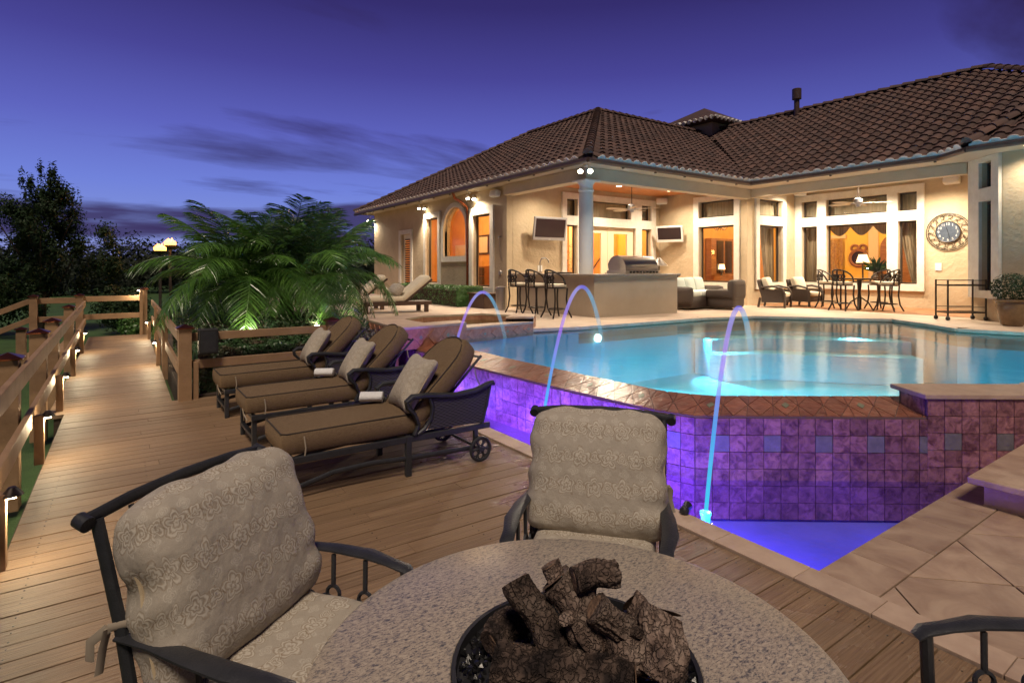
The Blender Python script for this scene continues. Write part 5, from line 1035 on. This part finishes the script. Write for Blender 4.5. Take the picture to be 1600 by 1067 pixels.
light_post(ff, .36, 17.9, -1, 1.2)
fs = thing('fence', 'stair railing sloping down to the lawn beyond the boardwalk', 'fence'); capped_post(fs, -1.85, 18.05, 1.06, -1.0)
for z0, z1 in ((.88, 1.02), (.42, .56)):
    rail(fs, (-1.77, 18.06), (-1.03, 18.06), z0, z1); rail(fs, (-3.9, 18.06), (-1.93, 18.06), (z0 - .9, z0), (z1 - .9, z1))
capped_post(fs, -1.75, 15.2, .5, -1.0); capped_post(fs, -2.35, 15.2, .25, -1.0)
stp = thing('stairs', 'wooden stairs going down from the boardwalk to the lawn', 'stairs')
for k in range(4): MB().box(-1.25 - k * .3, -.95 - k * .3, 15.3, 17.9, -.3 , -.02 - k * .09).build('step', M['fence_wood'], stp)
bxs = thing('outdoor_speaker', 'black box speaker fixed to the fence beside the copper capped post', 'speaker', (.93, 8.63, .60)); MB().box(-.12, .12, -.09, .04, 0, .34).build('cabinet', M['black_plastic'], bxs, bevel=.015); MB().box(-.09, .09, -.095, -.0901, .03, .30).build('grille', M['iron'], bxs); MB().box(-.03, .03, .0405, .06, .1, .24).build('bracket', M['iron'], bxs)

# ------------------------------------------------------------------ planting
bed = MB(); bed.prism([(.65, 8.75), (3.55, 8.75), (3.9, 10.5), (3.95, 17.5), (.65, 17.5)], -.34, .02); struct(bed.build('planting_bed', M['dirt']))
def boxf(x0, x1, y0, y1, z0, z1, amp=.10, fq=2.2):
    def f_(r_):
        x_, y_ = r_.uniform(x0, x1), r_.uniform(y0, y1); tz = z1 + amp * noise.noise(Vector((x_ * fq, y_ * fq, 1.3)))
        k = r_.random()
        if k < .5: return Vector((x_, y_, tz - r_.random() ** 2 * .1)), Vector((0, 0, 1))
        if k < .8: return Vector((x_, y0 - amp * .5 * noise.noise(Vector((x_ * fq * 2, 3, 1))) + r_.random() ** 2 * .1, r_.uniform(z0, tz))), Vector((0, -1, .3))
        return Vector(((x0 if r_.random() < .5 else x1), y_, r_.uniform(z0, tz))), Vector(((-1), 0, .3))
    return f_
def hedge(name, label, args, n_, size, mt, seed, core=None):
    t_ = thing(name, label, 'hedge'); m = MB(); leafball(m, n_, boxf(*args), size, seed); m.build('foliage', M[mt], t_); x0, x1, y0, y1, z0, z1 = args[:6]
    MB().box(x0 + .09, x1 - .09, y0 + .1, y1 - .09, z0, z1 - .13).build('inner_branches', M['dirt'], t_); return t_
hedge('hedge', 'mixed green and red leaved hedge right behind the two-rail fence', (.85, 3.3, 8.85, 9.9, .0, .62, .12), 15000, .030, 'leaf_bed', 4)
hedge('hedge', 'low dark green ground hedge around the palm trunks', (.8, 3.7, 10.0, 13.2, .0, .82, .2), 14000, .032, 'leaf_bed', 5)
hedge('hedge', 'clipped bright green box hedge under the house windows', (8.55, 9.5, 15.4, 20.5, PZ, 1.18, .06), 16000, .032, 'leaf_hedge', 6)
def shrub(c, r3, n_, size, mt, label, seed, kind='shrub'):
    t_ = thing(kind, label, 'shrub', (c[0], c[1], c[2])); m = MB()
    for k in range(9): q = Vector((math.cos(k * 2.4) * .5 * r3[0], math.sin(k * 2.4) * .5 * r3[1], r3[2] * (.75 + .25 * math.sin(k * 1.7)))); leafball(m, n_ // 9, sph(q, (r3[0] * .6, r3[1] * .6, r3[2] * .55), .5), size, seed + k)
    m.build('foliage', M[mt], t_); MB().tube([(0, 0, -.1), (0, 0, r3[2])], .03, 6).build('stem', M['bark'], t_)
shrub((3.15, 9.35, 0), (.55, .6, .52), 7000, .030, 'leaf_purple', 'purple leaved shrub beside the tiled spa wall', 20); shrub((2.55, 11.2, 0), (.8, .7, .60), 7000, .030, 'leaf_purple', 'purple leaved shrub at the foot of the palm trunks', 31); shrub((.3, 19.2, -.3), (.5, .4, .5), 2500, .045, 'leaf_hedge', 'bright green lit shrub behind the far boardwalk fence', 45); shrub((-.1, 22, -.3), (.8, .8, 1.0), 3500, .06, 'leaf_dark', 'dark clipped shrub beyond the far boardwalk fence', 52)
# palms
def frond_mesh(L_, droop, seed):
    r_ = random.Random(seed); m = MB(); K = 16; P_ = []
    for i in range(K + 1): s = i / K; P_.append(Vector((L_ * (s - .22 * droop * s ** 3), 0, L_ * (.50 * s - droop * .80 * s ** 2.2))))
    m.tube(P_, [.015 * (1 - .85 * i / K) for i in range(K + 1)], 5)
    for i in range(74):
        s = .16 + .84 * i / 74; k = s * K; a = min(int(k), K - 1); p = P_[a].lerp(P_[a+1], k - a); t_ = (P_[a+1] - P_[a]).normalized(); up_ = t_.cross(Vector((0, -1, 0))).normalized(); ll = .50 * (math.sin(math.pi * min(1, s * .80 + .14)) ** .7) * r_.uniform(.85, 1.12)
        for sd_ in (-1, 1):
            dr = (t_ * r_.uniform(.55, .8) + Vector((0, sd_ * .75, 0)) + up_ * r_.uniform(.05, .35)).normalized(); wv = (t_ * .8 + up_ * r_.uniform(-.5, .5)).normalized() * .0085
            q1 = p + dr * ll * .4; q2 = p + dr * ll * .75 + Vector((0, 0, -.07 * ll)); end = p + dr * ll + Vector((0, 0, -.24 * ll)); m.quad(p - wv * .6, p + wv * .6, q1 + wv, q1 - wv); m.quad(q1 - wv, q1 + wv, q2 + wv * .8, q2 - wv * .8); m.quad(q2 - wv * .8, q2 + wv * .8, end)
    me = m.mesh('frond'); me.materials.append(M['palm_leaf']); return me
FR = [frond_mesh(1.8, .40, 1), frond_mesh(2.05, .75, 2), frond_mesh(2.1, 1.15, 3), frond_mesh(1.8, 1.35, 4)]
def palm(c, hz, nfr, seed, label, sc_=1.0):
    r_ = random.Random(seed); t_ = thing('palm_tree', label, 'palm', (c[0], c[1], 0), r_.uniform(0, 6), 'feathery palms in the planting bed'); m = MB(); K = 12
    m.tube([(0, 0, hz * i / K) for i in range(K + 1)], [.14 + .03 * (i % 2) - .02 * i / K for i in range(K + 1)], 12); m.build('trunk', M['palm_trunk'], t_)
    for i in range(nfr):
        q = i / nfr; e_ = R(74 - 84 * q + r_.uniform(-8, 8)); a = i * 2.39996 + r_.uniform(-.2, .2); me = FR[min(3, int(q * 3.4))]
        mtx = Matrix.Translation((0, 0, hz)) @ Matrix.Rotation(a, 4, 'Z') @ Matrix.Rotation(-e_ * .62, 4, 'Y') @ Matrix.Rotation(r_.uniform(-.2, .2), 4, 'X') @ Matrix.Scale(sc_ * r_.uniform(.88, 1.1), 4); inst('frond', me, t_, mtx)
c1, c2, c3 = cw(-5.0, 10.6), cw(-4.75, 11.8), cw(-3.95, 11.2)
palm(c1, 1.3, 36, 11, 'feathery palm arching over the boardwalk fence', 1.05); palm(c2, 1.55, 36, 12, 'middle feathery palm rising tallest of the three in the bed', 1.1); palm(c3, 1.45, 36, 13, 'feathery palm reaching toward the wooden loungers', 1.05)
for (x_, y_, z_, ax, ay, az) in ((2.75, 9.95, .68, 2.6, 12.0, 2.6), (3.45, 10.3, .68, 3.4, 12.2, 2.4), (1.6, 9.6, .68, 1.9, 11.6, 2.2)):
    u_ = thing('garden_uplight', 'small uplight in the bed ' + ('left of the palms' if x_ < 2 else 'between the palm trunks' if x_ < 3 else 'beside the purple shrub'), 'spotlight', (x_, y_, z_)); MB().tube([(0, 0, -.6), (0, 0, 0)], .012, 6).build('stake', M['bronze'], u_); MB().lathe([(.035, 0), (.05, .08)], 12).build('housing', M['bronze'], u_); MB().lathe([(.03, .075), (.04, .085)], 12).build('lens', M['bulb'], u_); light('SPOT', (x_, y_, z_ + .12), 20, (1, .93, .74), .04, (ax, ay, az), 120, .7, 'uplight_lamp')
# dark tree and far wood
dt = thing('tree', 'dark leafy tree rising beyond the boardwalk steps', 'tree', (*cw(-15.3, 18.2), -.35)); m = MB(); m.tube([(0, 0, 0), (.05, 0, 1.2), (0, .05, 2.6)], [.14, .11, .06], 8)
rr = random.Random(5)
for k in range(9): a = k * 2.4; m.tube([(0, 0, .9 + k * .18), (math.cos(a) * .6, math.sin(a) * .6, 1.9 + k * .2), (math.cos(a) * 1.0, math.sin(a) * 1.0, 2.8 + k * .18)], [.05, .03, .012], 5)
m.build('trunk', M['bark'], dt); m = MB()
for k in range(60):
    a = rr.uniform(0, 6.28); rad = rr.uniform(0, 1.9); zt = rr.uniform(1.0, 4.7); rad *= (1.15 - max(0, zt - 2.6) / 3.0); leafball(m, 480, sph((math.cos(a) * rad, math.sin(a) * rad, zt), (.42, .42, .55), .2), .055, 100 + k)
for k in range(14): a = k * 2.4; rad = .25 + .75 * (k % 4) / 4; leafball(m, 110, sph((math.cos(a) * rad, math.sin(a) * rad, 4.5 + .35 * (k % 3)), (.12, .12, .5), .1), .05, 300 + k)
m.build('crown', M['leaf_dark'], dt)
shrub((*cw(-16.5, 17.2), -.35), (1.4, 1.2, 1.5), 4500, .07, 'leaf_dark', 'broad dark bush below the tree beyond the boardwalk', 70)
fw = MB(); rr = random.Random(9)
for k in range(150):
    a = R(-62 + 75 * k / 150 + rr.uniform(-.4, .4)); dist_ = rr.uniform(52, 78); hh = rr.uniform(2.6, 4.6) * dist_ / 62 + .6; c_ = (dist_ * math.sin(a + YAW - .25), dist_ * math.cos(a + YAW - .25)); leafball(fw, 420, sph((c_[0], c_[1], hh * .45), (2.6, 2.6, hh * .62), .3), .24, 400 + k)
struct(fw.build('far_wood', M['forest']), 'stuff')
fh = MB(); 
for k in range(60):
    a0_, a1_ = R(-75 + 90 * k / 60) + YAW - .25, R(-75 + 90 * (k + 1) / 60) + YAW - .25; z_ = 2.2 + .8 * math.sin(k * 1.7); fh.quad((80 * math.sin(a0_), 80 * math.cos(a0_), -.4), (80 * math.sin(a1_), 80 * math.cos(a1_), -.4), (82 * math.sin(a1_), 82 * math.cos(a1_), z_), (82 * math.sin(a0_), 82 * math.cos(a0_), z_))
struct(fh.build('far_hill', M['forest']))
# fire torches
for k, (xc_, z_, hz, lb) in enumerate(((-12.55, 20, 2.58, 'flaming fire bowl on a post, the lower of the pair beyond the palms'), (-12.8, 21, 2.82, 'flaming fire bowl on a post, the taller of the pair beyond the palms'))):
    p = cw(xc_, z_); t_ = thing('fire_torch', lb, 'torch', (*p, -.35), 0, 'burning torches'); MB().tube([(0, 0, 0), (0, 0, hz)], .05, 8).build('pole', M['bronze'], t_); MB().lathe([(.06, hz), (.24, hz + .10), (.26, hz + .16), (.2, hz + .16)], 16).build('bowl', M['bronze'], t_, smooth=True); m = MB()
    for q in range(7): a = q * .9; m.tube([(.1 * math.cos(a), .1 * math.sin(a), hz + .14), (.13 * math.cos(a + .4), .13 * math.sin(a + .4), hz + .26), (.08 * math.cos(a + 1), .08 * math.sin(a + 1), hz + .38 + .05 * math.sin(q * 3))], [.09, .08, .015], 7)
    m.build('flame', M['flame'], t_, smooth=True); light('POINT', (p[0], p[1], hz + .3), 60, (1, .5, .15), .15, name='torch_fire')

# ------------------------------------------------------------------ chaises on the deck
def chaise():
    t_ = thing('chaise_lounge', '', 'chaise', group='wheeled chaises on the deck'); ir = M['iron']       # local x from foot (0) to head (2.0)
    for y_ in (-.30, .30):
        MB().cbox((.03, y_, .15), (.045, .045, .30)).build('leg', ir, t_, bevel=.006); MB().cbox((.97, y_ * 1.08, .17), (.05, .045, .34)).build('leg', ir, t_, bevel=.006)
        MB().box(.0, 1.78, y_ * 1.08 - .018, y_ * 1.08 + .018, .285, .335).build('side_rail', ir, t_, bevel=.005)
        MB().tube([(.06, y_, .09), (.35, y_, .155), (.65, y_ * 1.05, .17), (.97, y_ * 1.08, .15), (1.62, y_ * 1.08, .13)], .018, 8, flat=(.7, 1.2)).build('stretcher', ir, t_, smooth=True)
        Y_ = y_ * 1.12
        MB().tube([(1.02, Y_, .34), (1.06, Y_, .42), (1.02, Y_, .52), (.96, Y_, .58), (.95, Y_, .63), (1.0, Y_, .665), (1.15, Y_, .66), (1.4, Y_, .63), (1.62, Y_, .645), (1.76, Y_, .69), (1.81, Y_, .70), (1.82, Y_, .675)], [.02, .02, .022, .024, .026, .028, .028, .028, .028, .026, .022, .015], 8, flat=(1.15, .9)).build('arm', ir, t_, smooth=True)
        MB().tube([(1.16, Y_, .65), (1.19, Y_, .56), (1.18, Y_, .46), (1.12, Y_, .38), (1.05, Y_, .34)], .017, 7).build('arm_brace', ir, t_, smooth=True); MB().tube([(1.78, Y_, .68), (1.74, Y_, .5), (1.69, Y_, .33)], .018, 7).build('rear_post', ir, t_, smooth=True)
        wk = MB(); e = .008
        prof = [(1.15, .37), (1.20, .46), (1.21, .56), (1.18, .64), (1.4, .612), (1.6, .625), (1.755, .665), (1.72, .5), (1.68, .345)]; k = len(prof)
        wk.v = [(x_, Y_ - e, z_) for x_, z_ in prof] + [(x_, Y_ + e, z_) for x_, z_ in prof]; wk.f = [tuple(range(k - 1, -1, -1)), tuple(range(k, 2 * k))] + [(i, (i + 1) % k, k + (i + 1) % k, k + i) for i in range(k)]
        wk.build('wicker_panel', M['wicker'], t_)
        MB().cbox((1.63, y_ * 1.08, .235), (.035, .035, .12)).build('axle_bracket', ir, t_)
        wh = MB(); wx, wz = 1.66, .115; yo = y_ * 1.08 + (.04 if y_ > 0 else -.04); wh.ring((wx, yo, wz), .10, .015, 'y', 0, 360, 24, 7)
        for q in range(6): a = q * math.pi / 3; wh.tube([(wx, yo, wz), (wx + .1 * math.cos(a), yo, wz + .1 * math.sin(a))], .009, 5); wh.ring((wx + .062 * math.cos(a + .52), yo, wz + .062 * math.sin(a + .52)), .026, .006, 'y', 0, 360, 10, 4)
        wo_ = wh.build('wheel', ir, t_, smooth=True); MB().tube([(wx, yo - .02, wz), (wx, yo + .02, wz)], .024, 10).build('hub', ir, wo_)
    for x_ in (.03, .97): MB().box(x_ - .016, x_ + .016, -.28, .28, .29, .33).build('cross_rail', ir, t_)
    MB().tube([(1.66, -.36, .115), (1.66, .36, .115)], .013, 8).build('axle', ir, t_); MB().box(.01, .05, -.277, .277, .10, .13).build('cross_rail', ir, t_)
    ba = 44; by = Vector((1.12, 0, .36)); u = Vector((math.cos(R(ba)), 0, math.sin(R(ba)))); bf = MB()
    for y_ in (-.27, .27): bf.tube([by + Vector((0, y_, 0)), by + u * .84 + Vector((0, y_, 0))], .014, 6)
    for s in (.3, .56, .82): bf.tube([by + u * s + Vector((0, -.27, 0)), by + u * s + Vector((0, .27, 0))], .012, 6)
    bf.build('back_frame', ir, t_)
    MB().rbox((.55, 0, .425), (.60, .315, .085), .045, 12, .10).build('seat_cushion', M['weave'], t_, smooth=True)
    # back cushion with rounded top
    bc = MB(); bc.rbox((0, 0, 0), (.45, .315, .085), .06, 14, .15); nb = []
    for p in bc.v:
        x_, y_, z_ = p
        if x_ > .12: k = (x_ - .12) / .33; y_ *= math.sqrt(max(.02, 1 - .72 * k * k))
        nb.append((x_, y_, z_))
    cB = by + u * .43 + Vector((-math.sin(R(ba)), 0, math.cos(R(ba)))) * .105; rm = rotm(y=-ba); bc.v = [tuple(cB + rm @ Vector(p)) for p in nb]; bco = bc.build('back_cushion', M['weave'], t_, smooth=True)
    pp_ = []
    for i in range(41):
        s = i / 40
        if s < .35: x_, y_ = -.43 + (.55) * s / .35, -.285
        elif s > .65: x_, y_ = -.43 + .55 * (1 - s) / .35, .285
        else: a = (s - .35) / .3 * math.pi; x_, y_ = .12 + .315 * abs(math.sin(a)) ** .8, -.285 * math.cos(a)
        pp_.append(cB + rm @ Vector((x_, y_, .082)))
    MB().tube(pp_, .007, 5).build('piping', M['piping'], bco, smooth=True)
    sp2 = MB(); sp2.tube([(1.1, -.295, .512), (.0, -.295, .505), (-.035, -.27, .505), (-.035, .27, .505), (.0, .295, .505), (1.1, .295, .512)], .007, 5); sp2.build('piping', M['piping'], t_, smooth=True)
    ti = MB()
    for (a, c_) in (((.12, -.325, .48), (.12, -.33, .30)), ((-.05, -.16, .38), (-.02, -.24, .27)), ((1.62, -.33, .84), (1.67, -.34, .68)), ((-.05, -.16, .38), (-.03, -.13, .25))): ti.tube([a, (a[0] + .01, a[1] - .01, (a[2] + c_[2]) / 2), c_], .006, 5)
    ti.build('tie', M['ribbon'], t_); return t_
CH = chaise(); CH.location = (1.0, 4.72, 0); CH['label'] = 'brown cushioned iron chaise with violet-lit wheels, first beside the dining chairs'
CH2 = dup(CH, (1.0, 6.20, 0), R(.5), 'brown cushioned iron chaise standing between the two other chaises'); CH1 = dup(CH, (.95, 7.62, 0), R(1), 'brown cushioned iron chaise closest to the hedge fence')
def pillow(loc, rz, label):
    m = MB(); m.rbox((0, 0, 0), (.23, .23, .07), .05, 12, .55); v2 = []
    for x_, y_, z_ in m.v: k = abs(x_ / .23) * abs(y_ / .23); v2.append((x_ * (1 + .17 * k ** 2), y_ * (1 + .17 * k ** 2), z_ * (1 - .55 * max(abs(x_), abs(y_)) / .23) if False else z_ * (1 - .6 * (max(abs(x_), abs(y_)) / .23) ** 3)))
    m.v = v2; o = m.build('throw_pillow', M['paisley_small'], None, smooth=True); o.location = loc; o.rotation_euler = (0, R(-58), rz); tag(o, label, 'pillow', 'paisley pillows on the chaises')
    MB().tube([(-.235, -.235, 0), (.235, -.235, 0), (.235, .235, 0), (-.235, .235, 0), (-.235, -.235, 0)], .005, 5).build('piping', M['gold_piping'], o); return o
pillow((2.13, 4.66, .73), R(-4), 'pale paisley pillow on the chaise first beside the dining chairs'); pillow((2.13, 6.14, .73), R(-5), 'pale paisley pillow on the chaise between the two others'); pillow((2.07, 7.57, .73), R(-3), 'pale paisley pillow on the chaise closest to the hedge fence')
for (x_, y_, lb) in ((1.87, 4.98, 'white rolled towel on the chaise first beside the dining chairs'), (1.87, 6.46, 'white rolled towel on the middle chaise')):
    m = MB(); m.tube([(0, -.10, 0), (0, .10, 0)], .055, 16, flat=(1.3, .8)); o = m.build('towel', M['towel'], None, smooth=True); o.location = (x_, y_, .575); o.rotation_euler = (0, 0, R(60)); tag(o, lb, 'towel', 'rolled towels'); 
    for s in (-.1005, .1005): sp3 = MB(); sp3.tube([(.05 * math.cos(q * .5) * (1 - q / 30), s, .035 * math.sin(q * .5) * (1 - q / 30)) for q in range(26)], .004, 4); sp3.build('rolled_edge', M['towel'], o)

# ------------------------------------------------------------------ fire table and dining chairs
TZ = .68; tcx, tcy = cw(.17, 1.525)
ft = thing('fire_table', 'round speckled granite fire table with black pan of charred logs', 'table', (tcx, tcy, 0)); K = 72; m = MB()
rings = [(.335, TZ - .04), (.335, TZ - .003), (.338, TZ), (.70, TZ), (.712, TZ - .005), (.716, TZ - .015), (.712, TZ - .035), (.70, TZ - .04)]
for r_, z_ in rings:
    for j in range(K): a = 2 * math.pi * j / K; m.v.append((r_ * math.cos(a), r_ * math.sin(a), z_))
for i in range(len(rings)):
    for j in range(K): a, b_ = i * K + j, i * K + (j + 1) % K; i2 = (i + 1) % len(rings); m.f.append((a, b_, i2 * K + (j + 1) % K, i2 * K + j))
m.build('tabletop', M['granite'], ft, smooth=True); MB().lathe([(.33, .56), (.334, TZ - .05), (.334, TZ + .004), (.322, TZ + .004), (.32, .655), (.05, .65)], 48).build('fire_pan', M['black_plastic'], ft, smooth=True); MB().lathe([(.40, 0), (.42, .04), (.36, .08), (.34, .50), (.40, .58), (.45, TZ - .041)], 32).build('pedestal', M['iron'], ft, smooth=True)
m = MB(); rr = random.Random(3)
for k in range(1500):
    a, q = rr.uniform(0, 6.28), .315 * math.sqrt(rr.random()); s = rr.uniform(.006, .014); c_ = Vector((q * math.cos(a), q * math.sin(a), TZ - .014 + rr.uniform(-.012, .008))); rm = rotm(rr.uniform(0, 180), rr.uniform(0, 180), rr.uniform(0, 180)); b0 = len(m.v); m.v += [tuple(c_ + rm @ (Vector(p) * s)) for p in ((1, 0, 0), (-1, 0, 0), (0, 1, 0), (0, -1, 0), (0, 0, 1), (0, 0, -1))]; m.f += [(b0 + i, b0 + j, b0 + l_) for i, j, l_ in ((0, 2, 4), (2, 1, 4), (1, 3, 4), (3, 0, 4), (2, 0, 5), (1, 2, 5), (3, 1, 5), (0, 3, 5))]
struct(m.build('lava_glass', M['lava'], ft), 'stuff')
def pxz(x_, y_, z_):
    u, v = (x_ - 800) / 876, -(y_ - 420) / 876; t_ = (z_ - EYE) / v; return Vector(((FX + u * RX) * t_, (FY + u * RY) * t_, z_))
LOGS = [((775, 1040, .735), (992, 1062, .735), .055, 'thick charred log lying across the front of the pan'), ((808, 905, .90), (868, 1018, .755), .040, 'charred log leaning at the left of the pile with a burnt knot'), ((766, 1005, .725), (822, 955, .76), .042, 'short split charred log low on the left rim'), ((868, 905, .90), (935, 1010, .765), .050, 'thick ash-grey log leaning in the middle of the pile'), ((905, 900, .90), (922, 990, .79), .034, 'upright dark log right of the ash-grey one'), ((858, 882, .93), (905, 965, .80), .028, 'slim pointed log topping the pile'), ((930, 950, .88), (1016, 1010, .745), .040, 'forked charred branch sloping to the right'), ((1036, 955, .855), (1030, 1064, .735), .058, 'stout bark-covered stump at the right rim'), ((895, 905, .92), (962, 893, .925), .034, 'short log lying crosswise on top with a pale cut end'), ((938, 1015, .765), (1000, 1012, .765), .060, 'stubby round log chunk low in the middle right'), ((985, 940, .80), (1020, 985, .76), .036, 'small cracked log behind the stump')]
for k, (a, c_, r_, lb) in enumerate(LOGS):
    a, c_ = pxz(*a), pxz(*c_); t_ = thing('log', lb, 'log', tuple((a + c_) / 2), 0, 'charred logs in the fire pan'); h_ = (c_ - a) / 2; m = MB(); K = 44; side = h_.cross(Vector((0, 0, 1))).normalized()
    m.tube([-h_ + h_ * 2 * i / K + side * .009 * math.sin(i * .14 + k) for i in range(K + 1)], r_, 36)
    v2 = []; ax = h_.normalized()
    for p in m.v:
        p = Vector(p); cen = ax * p.dot(ax); d_ = p - cen; q = p * 16 + Vector((k * 5.1, 0, 0)); dn_ = d_.normalized(); bark = noise.noise(q * .6) * .20 + noise.noise(q * 2.0) * .06 - .16 * (1 - min(1, abs(noise.noise(dn_ * 3.2 + ax * p.dot(ax) * 9 + Vector((k, 0, 0)))) * 5)) + noise.noise(q * 7) * .05; v2.append(tuple(cen + d_ * (1 + bark)))
    m.v = v2; m.build('bark', M['char'], t_, smooth=True)
    for s in (-1, 1): e = MB(); e.tube([h_ * s * .99, h_ * s * 1.012], [r_ * .82, r_ * .7], 14); e.build('cut_end', M['log_end'], t_)
    if k in (3, 6, 7): MB().tube([h_ * .1, h_ * .1 + side * r_ * 1.6 + Vector((0, 0, .03))], [r_ * .5, r_ * .3], 10).build('knot', M['char'], t_)
def dining_chair():
    t_ = thing('dining_chair', '', 'chair', group='paisley cushioned chairs round the fire table'); ir = M['iron']     # faces +y, x across
    for s in (-1, 1):
        MB().tube([(.30 * s, -.33, 0), (.30 * s, -.285, .25), (.30 * s, -.28, .42), (.305 * s, -.34, .70), (.31 * s, -.43, 1.0)], .021, 8, flat=(.75, 1.15), up=(0, 1, 0)).build('back_post', ir, t_, smooth=True)
        MB().tube([(.30 * s, .27, .65), (.30 * s, .26, .4), (.30 * s, .25, .2), (.30 * s, .29, 0)], .018, 8).build('leg', ir, t_, smooth=True)
        P_ = [(.305 * s, -.34, .665), (.31 * s, -.20, .672), (.325 * s, -.05, .675), (.33 * s, .10, .672), (.315 * s, .20, .665), (.31 * s, .27, .655), (.31 * s, .295, .635)]
        MB().tube(P_, [.024, .026, .032, .036, .028, .030, .022], 10, flat=(1.0, .34)).build('arm', ir, t_, smooth=True)
        fr = MB()
        for y_ in (-.18, -.04, .10):
            fr.tube([(.305 * s, y_, .66), (.303 * s, y_, .545)], .009, 6)
            for (dy, dz) in ((0, .515), (-.032, .475), (.032, .475)): fr.ring((.303 * s, y_ + dy, dz), .027, .0075, 'x', 0, 360, 14, 5)
        fr.tube([(.30 * s, -.28, .44), (.30 * s, .26, .44)], .012, 6); fr.build('arm_fretwork', ir, t_, smooth=True)
        MB().tube([(.345 * s, -.455, 1.010), (.345 * s, -.415, .998)], .023, 14).build('scroll_end', ir, t_, smooth=True)
    MB().tube([(-.35, -.435, 1.005), (-.2, -.44, 1.022), (0, -.443, 1.028), (.2, -.44, 1.022), (.35, -.435, 1.005)], .021, 10, flat=(.6, 1)).build('top_rail', ir, t_, smooth=True)
    sf = MB(); sf.box(-.30, .30, -.28, -.24, .36, .40); sf.box(-.30, .30, .22, .26, .36, .40); sf.box(-.305, -.27, -.28, .26, .355, .405); sf.box(.27, .305, -.28, .26, .355, .405); sf.build('seat_frame', ir, t_); b_ = MB()
    for x_ in (-.2, -.07, .07, .2): b_.tube([(x_, -.28, .4), (x_, -.34, .70), (x_, -.435, 1.0)], .009, 6)
    b_.build('back_bars', ir, t_)
    MB().rbox((0, .0, .475), (.275, .285, .07), .055, 16, .22, wr=.006).build('seat_cushion', M['paisley'], t_, smooth=True)
    bc = MB(); bc.rbox((0, 0, 0), (.325, .105, .285), .080, 26, .32, wr=.016, seed=3); v2 = []
    for x_, y_, z_ in bc.v:
        if z_ > .1: k = (z_ - .1) / .18; x_ *= 1 - .10 * k * k; y_ *= 1 - .15 * k
        pin = math.exp(-((z_ - .03) / .05) ** 2) * max(0, abs(x_) / .315 - .5) * .12; x_ *= 1 - pin
        fold = max(0, abs(x_) / .315 - .55) * .010 * math.sin(z_ * 48 + x_ * 8) ; y_ += fold * (1 if y_ > 0 else -.5); v2.append((x_, y_, z_))
    rm = rotm(x=17); bc.v = [tuple(Vector((0, -.243, .785)) + rm @ Vector(p)) for p in v2]; bo = bc.build('back_cushion', M['paisley'], t_, smooth=True); 
    for s in (-1, 1): pi_ = MB(); pi_.tube([Vector((0, -.243, .785)) + rm @ Vector((s * (.318 - .03 * max(0, (z_ - .1) / .18) - .012 * math.exp(-((z_ - .03) / .05) ** 2)), .0, z_)) for z_ in [-.22 + .03 * i for i in range(15)]], .006, 5); pi_.build('piping', M['gold_piping'], bo)
    for s in (-1, 1): ti = MB(); q = .33 * s; ti.tube([(.27 * s, -.24, .70), (.30 * s, -.30, .71), (q, -.355, .70)], .009, 6, flat=(.4, 1.3)); ti.tube([(q, -.355, .70), (q + .02 * s, -.40, .66), (q + .015 * s, -.41, .60)], .010, 6, flat=(.3, 1.4)); ti.tube([(q, -.355, .70), (q + .005 * s, -.37, .64), (q + .02 * s, -.365, .575)], .010, 6, flat=(.3, 1.4)); ti.build('tie', M['ribbon'], t_, smooth=True)
    return t_
def face(o, c, dirc):
    x_, y_ = cw(*c); dx, dy = cw(*dirc); o.location = (x_, y_, 0); o.rotation_euler = (0, 0, math.atan2(dy, dx) - math.pi / 2)
dc = dining_chair(); dc['label'] = 'iron dining chair with large paisley back cushion beside the open boardwalk'; face(dc, (-.74, 1.84), (.948, -.318))
d2 = dup(dc, (0, 0, 0), 0, 'iron dining chair with paisley cushions between the fire table and the basin jets'); face(d2, (.345, 2.44), (-.25, -.968))
d3 = dup(dc, (0, 0, 0), 0, 'iron dining chair of which one armrest shows beside the travertine terrace'); face(d3, (1.50, 1.375), (-1, .06))
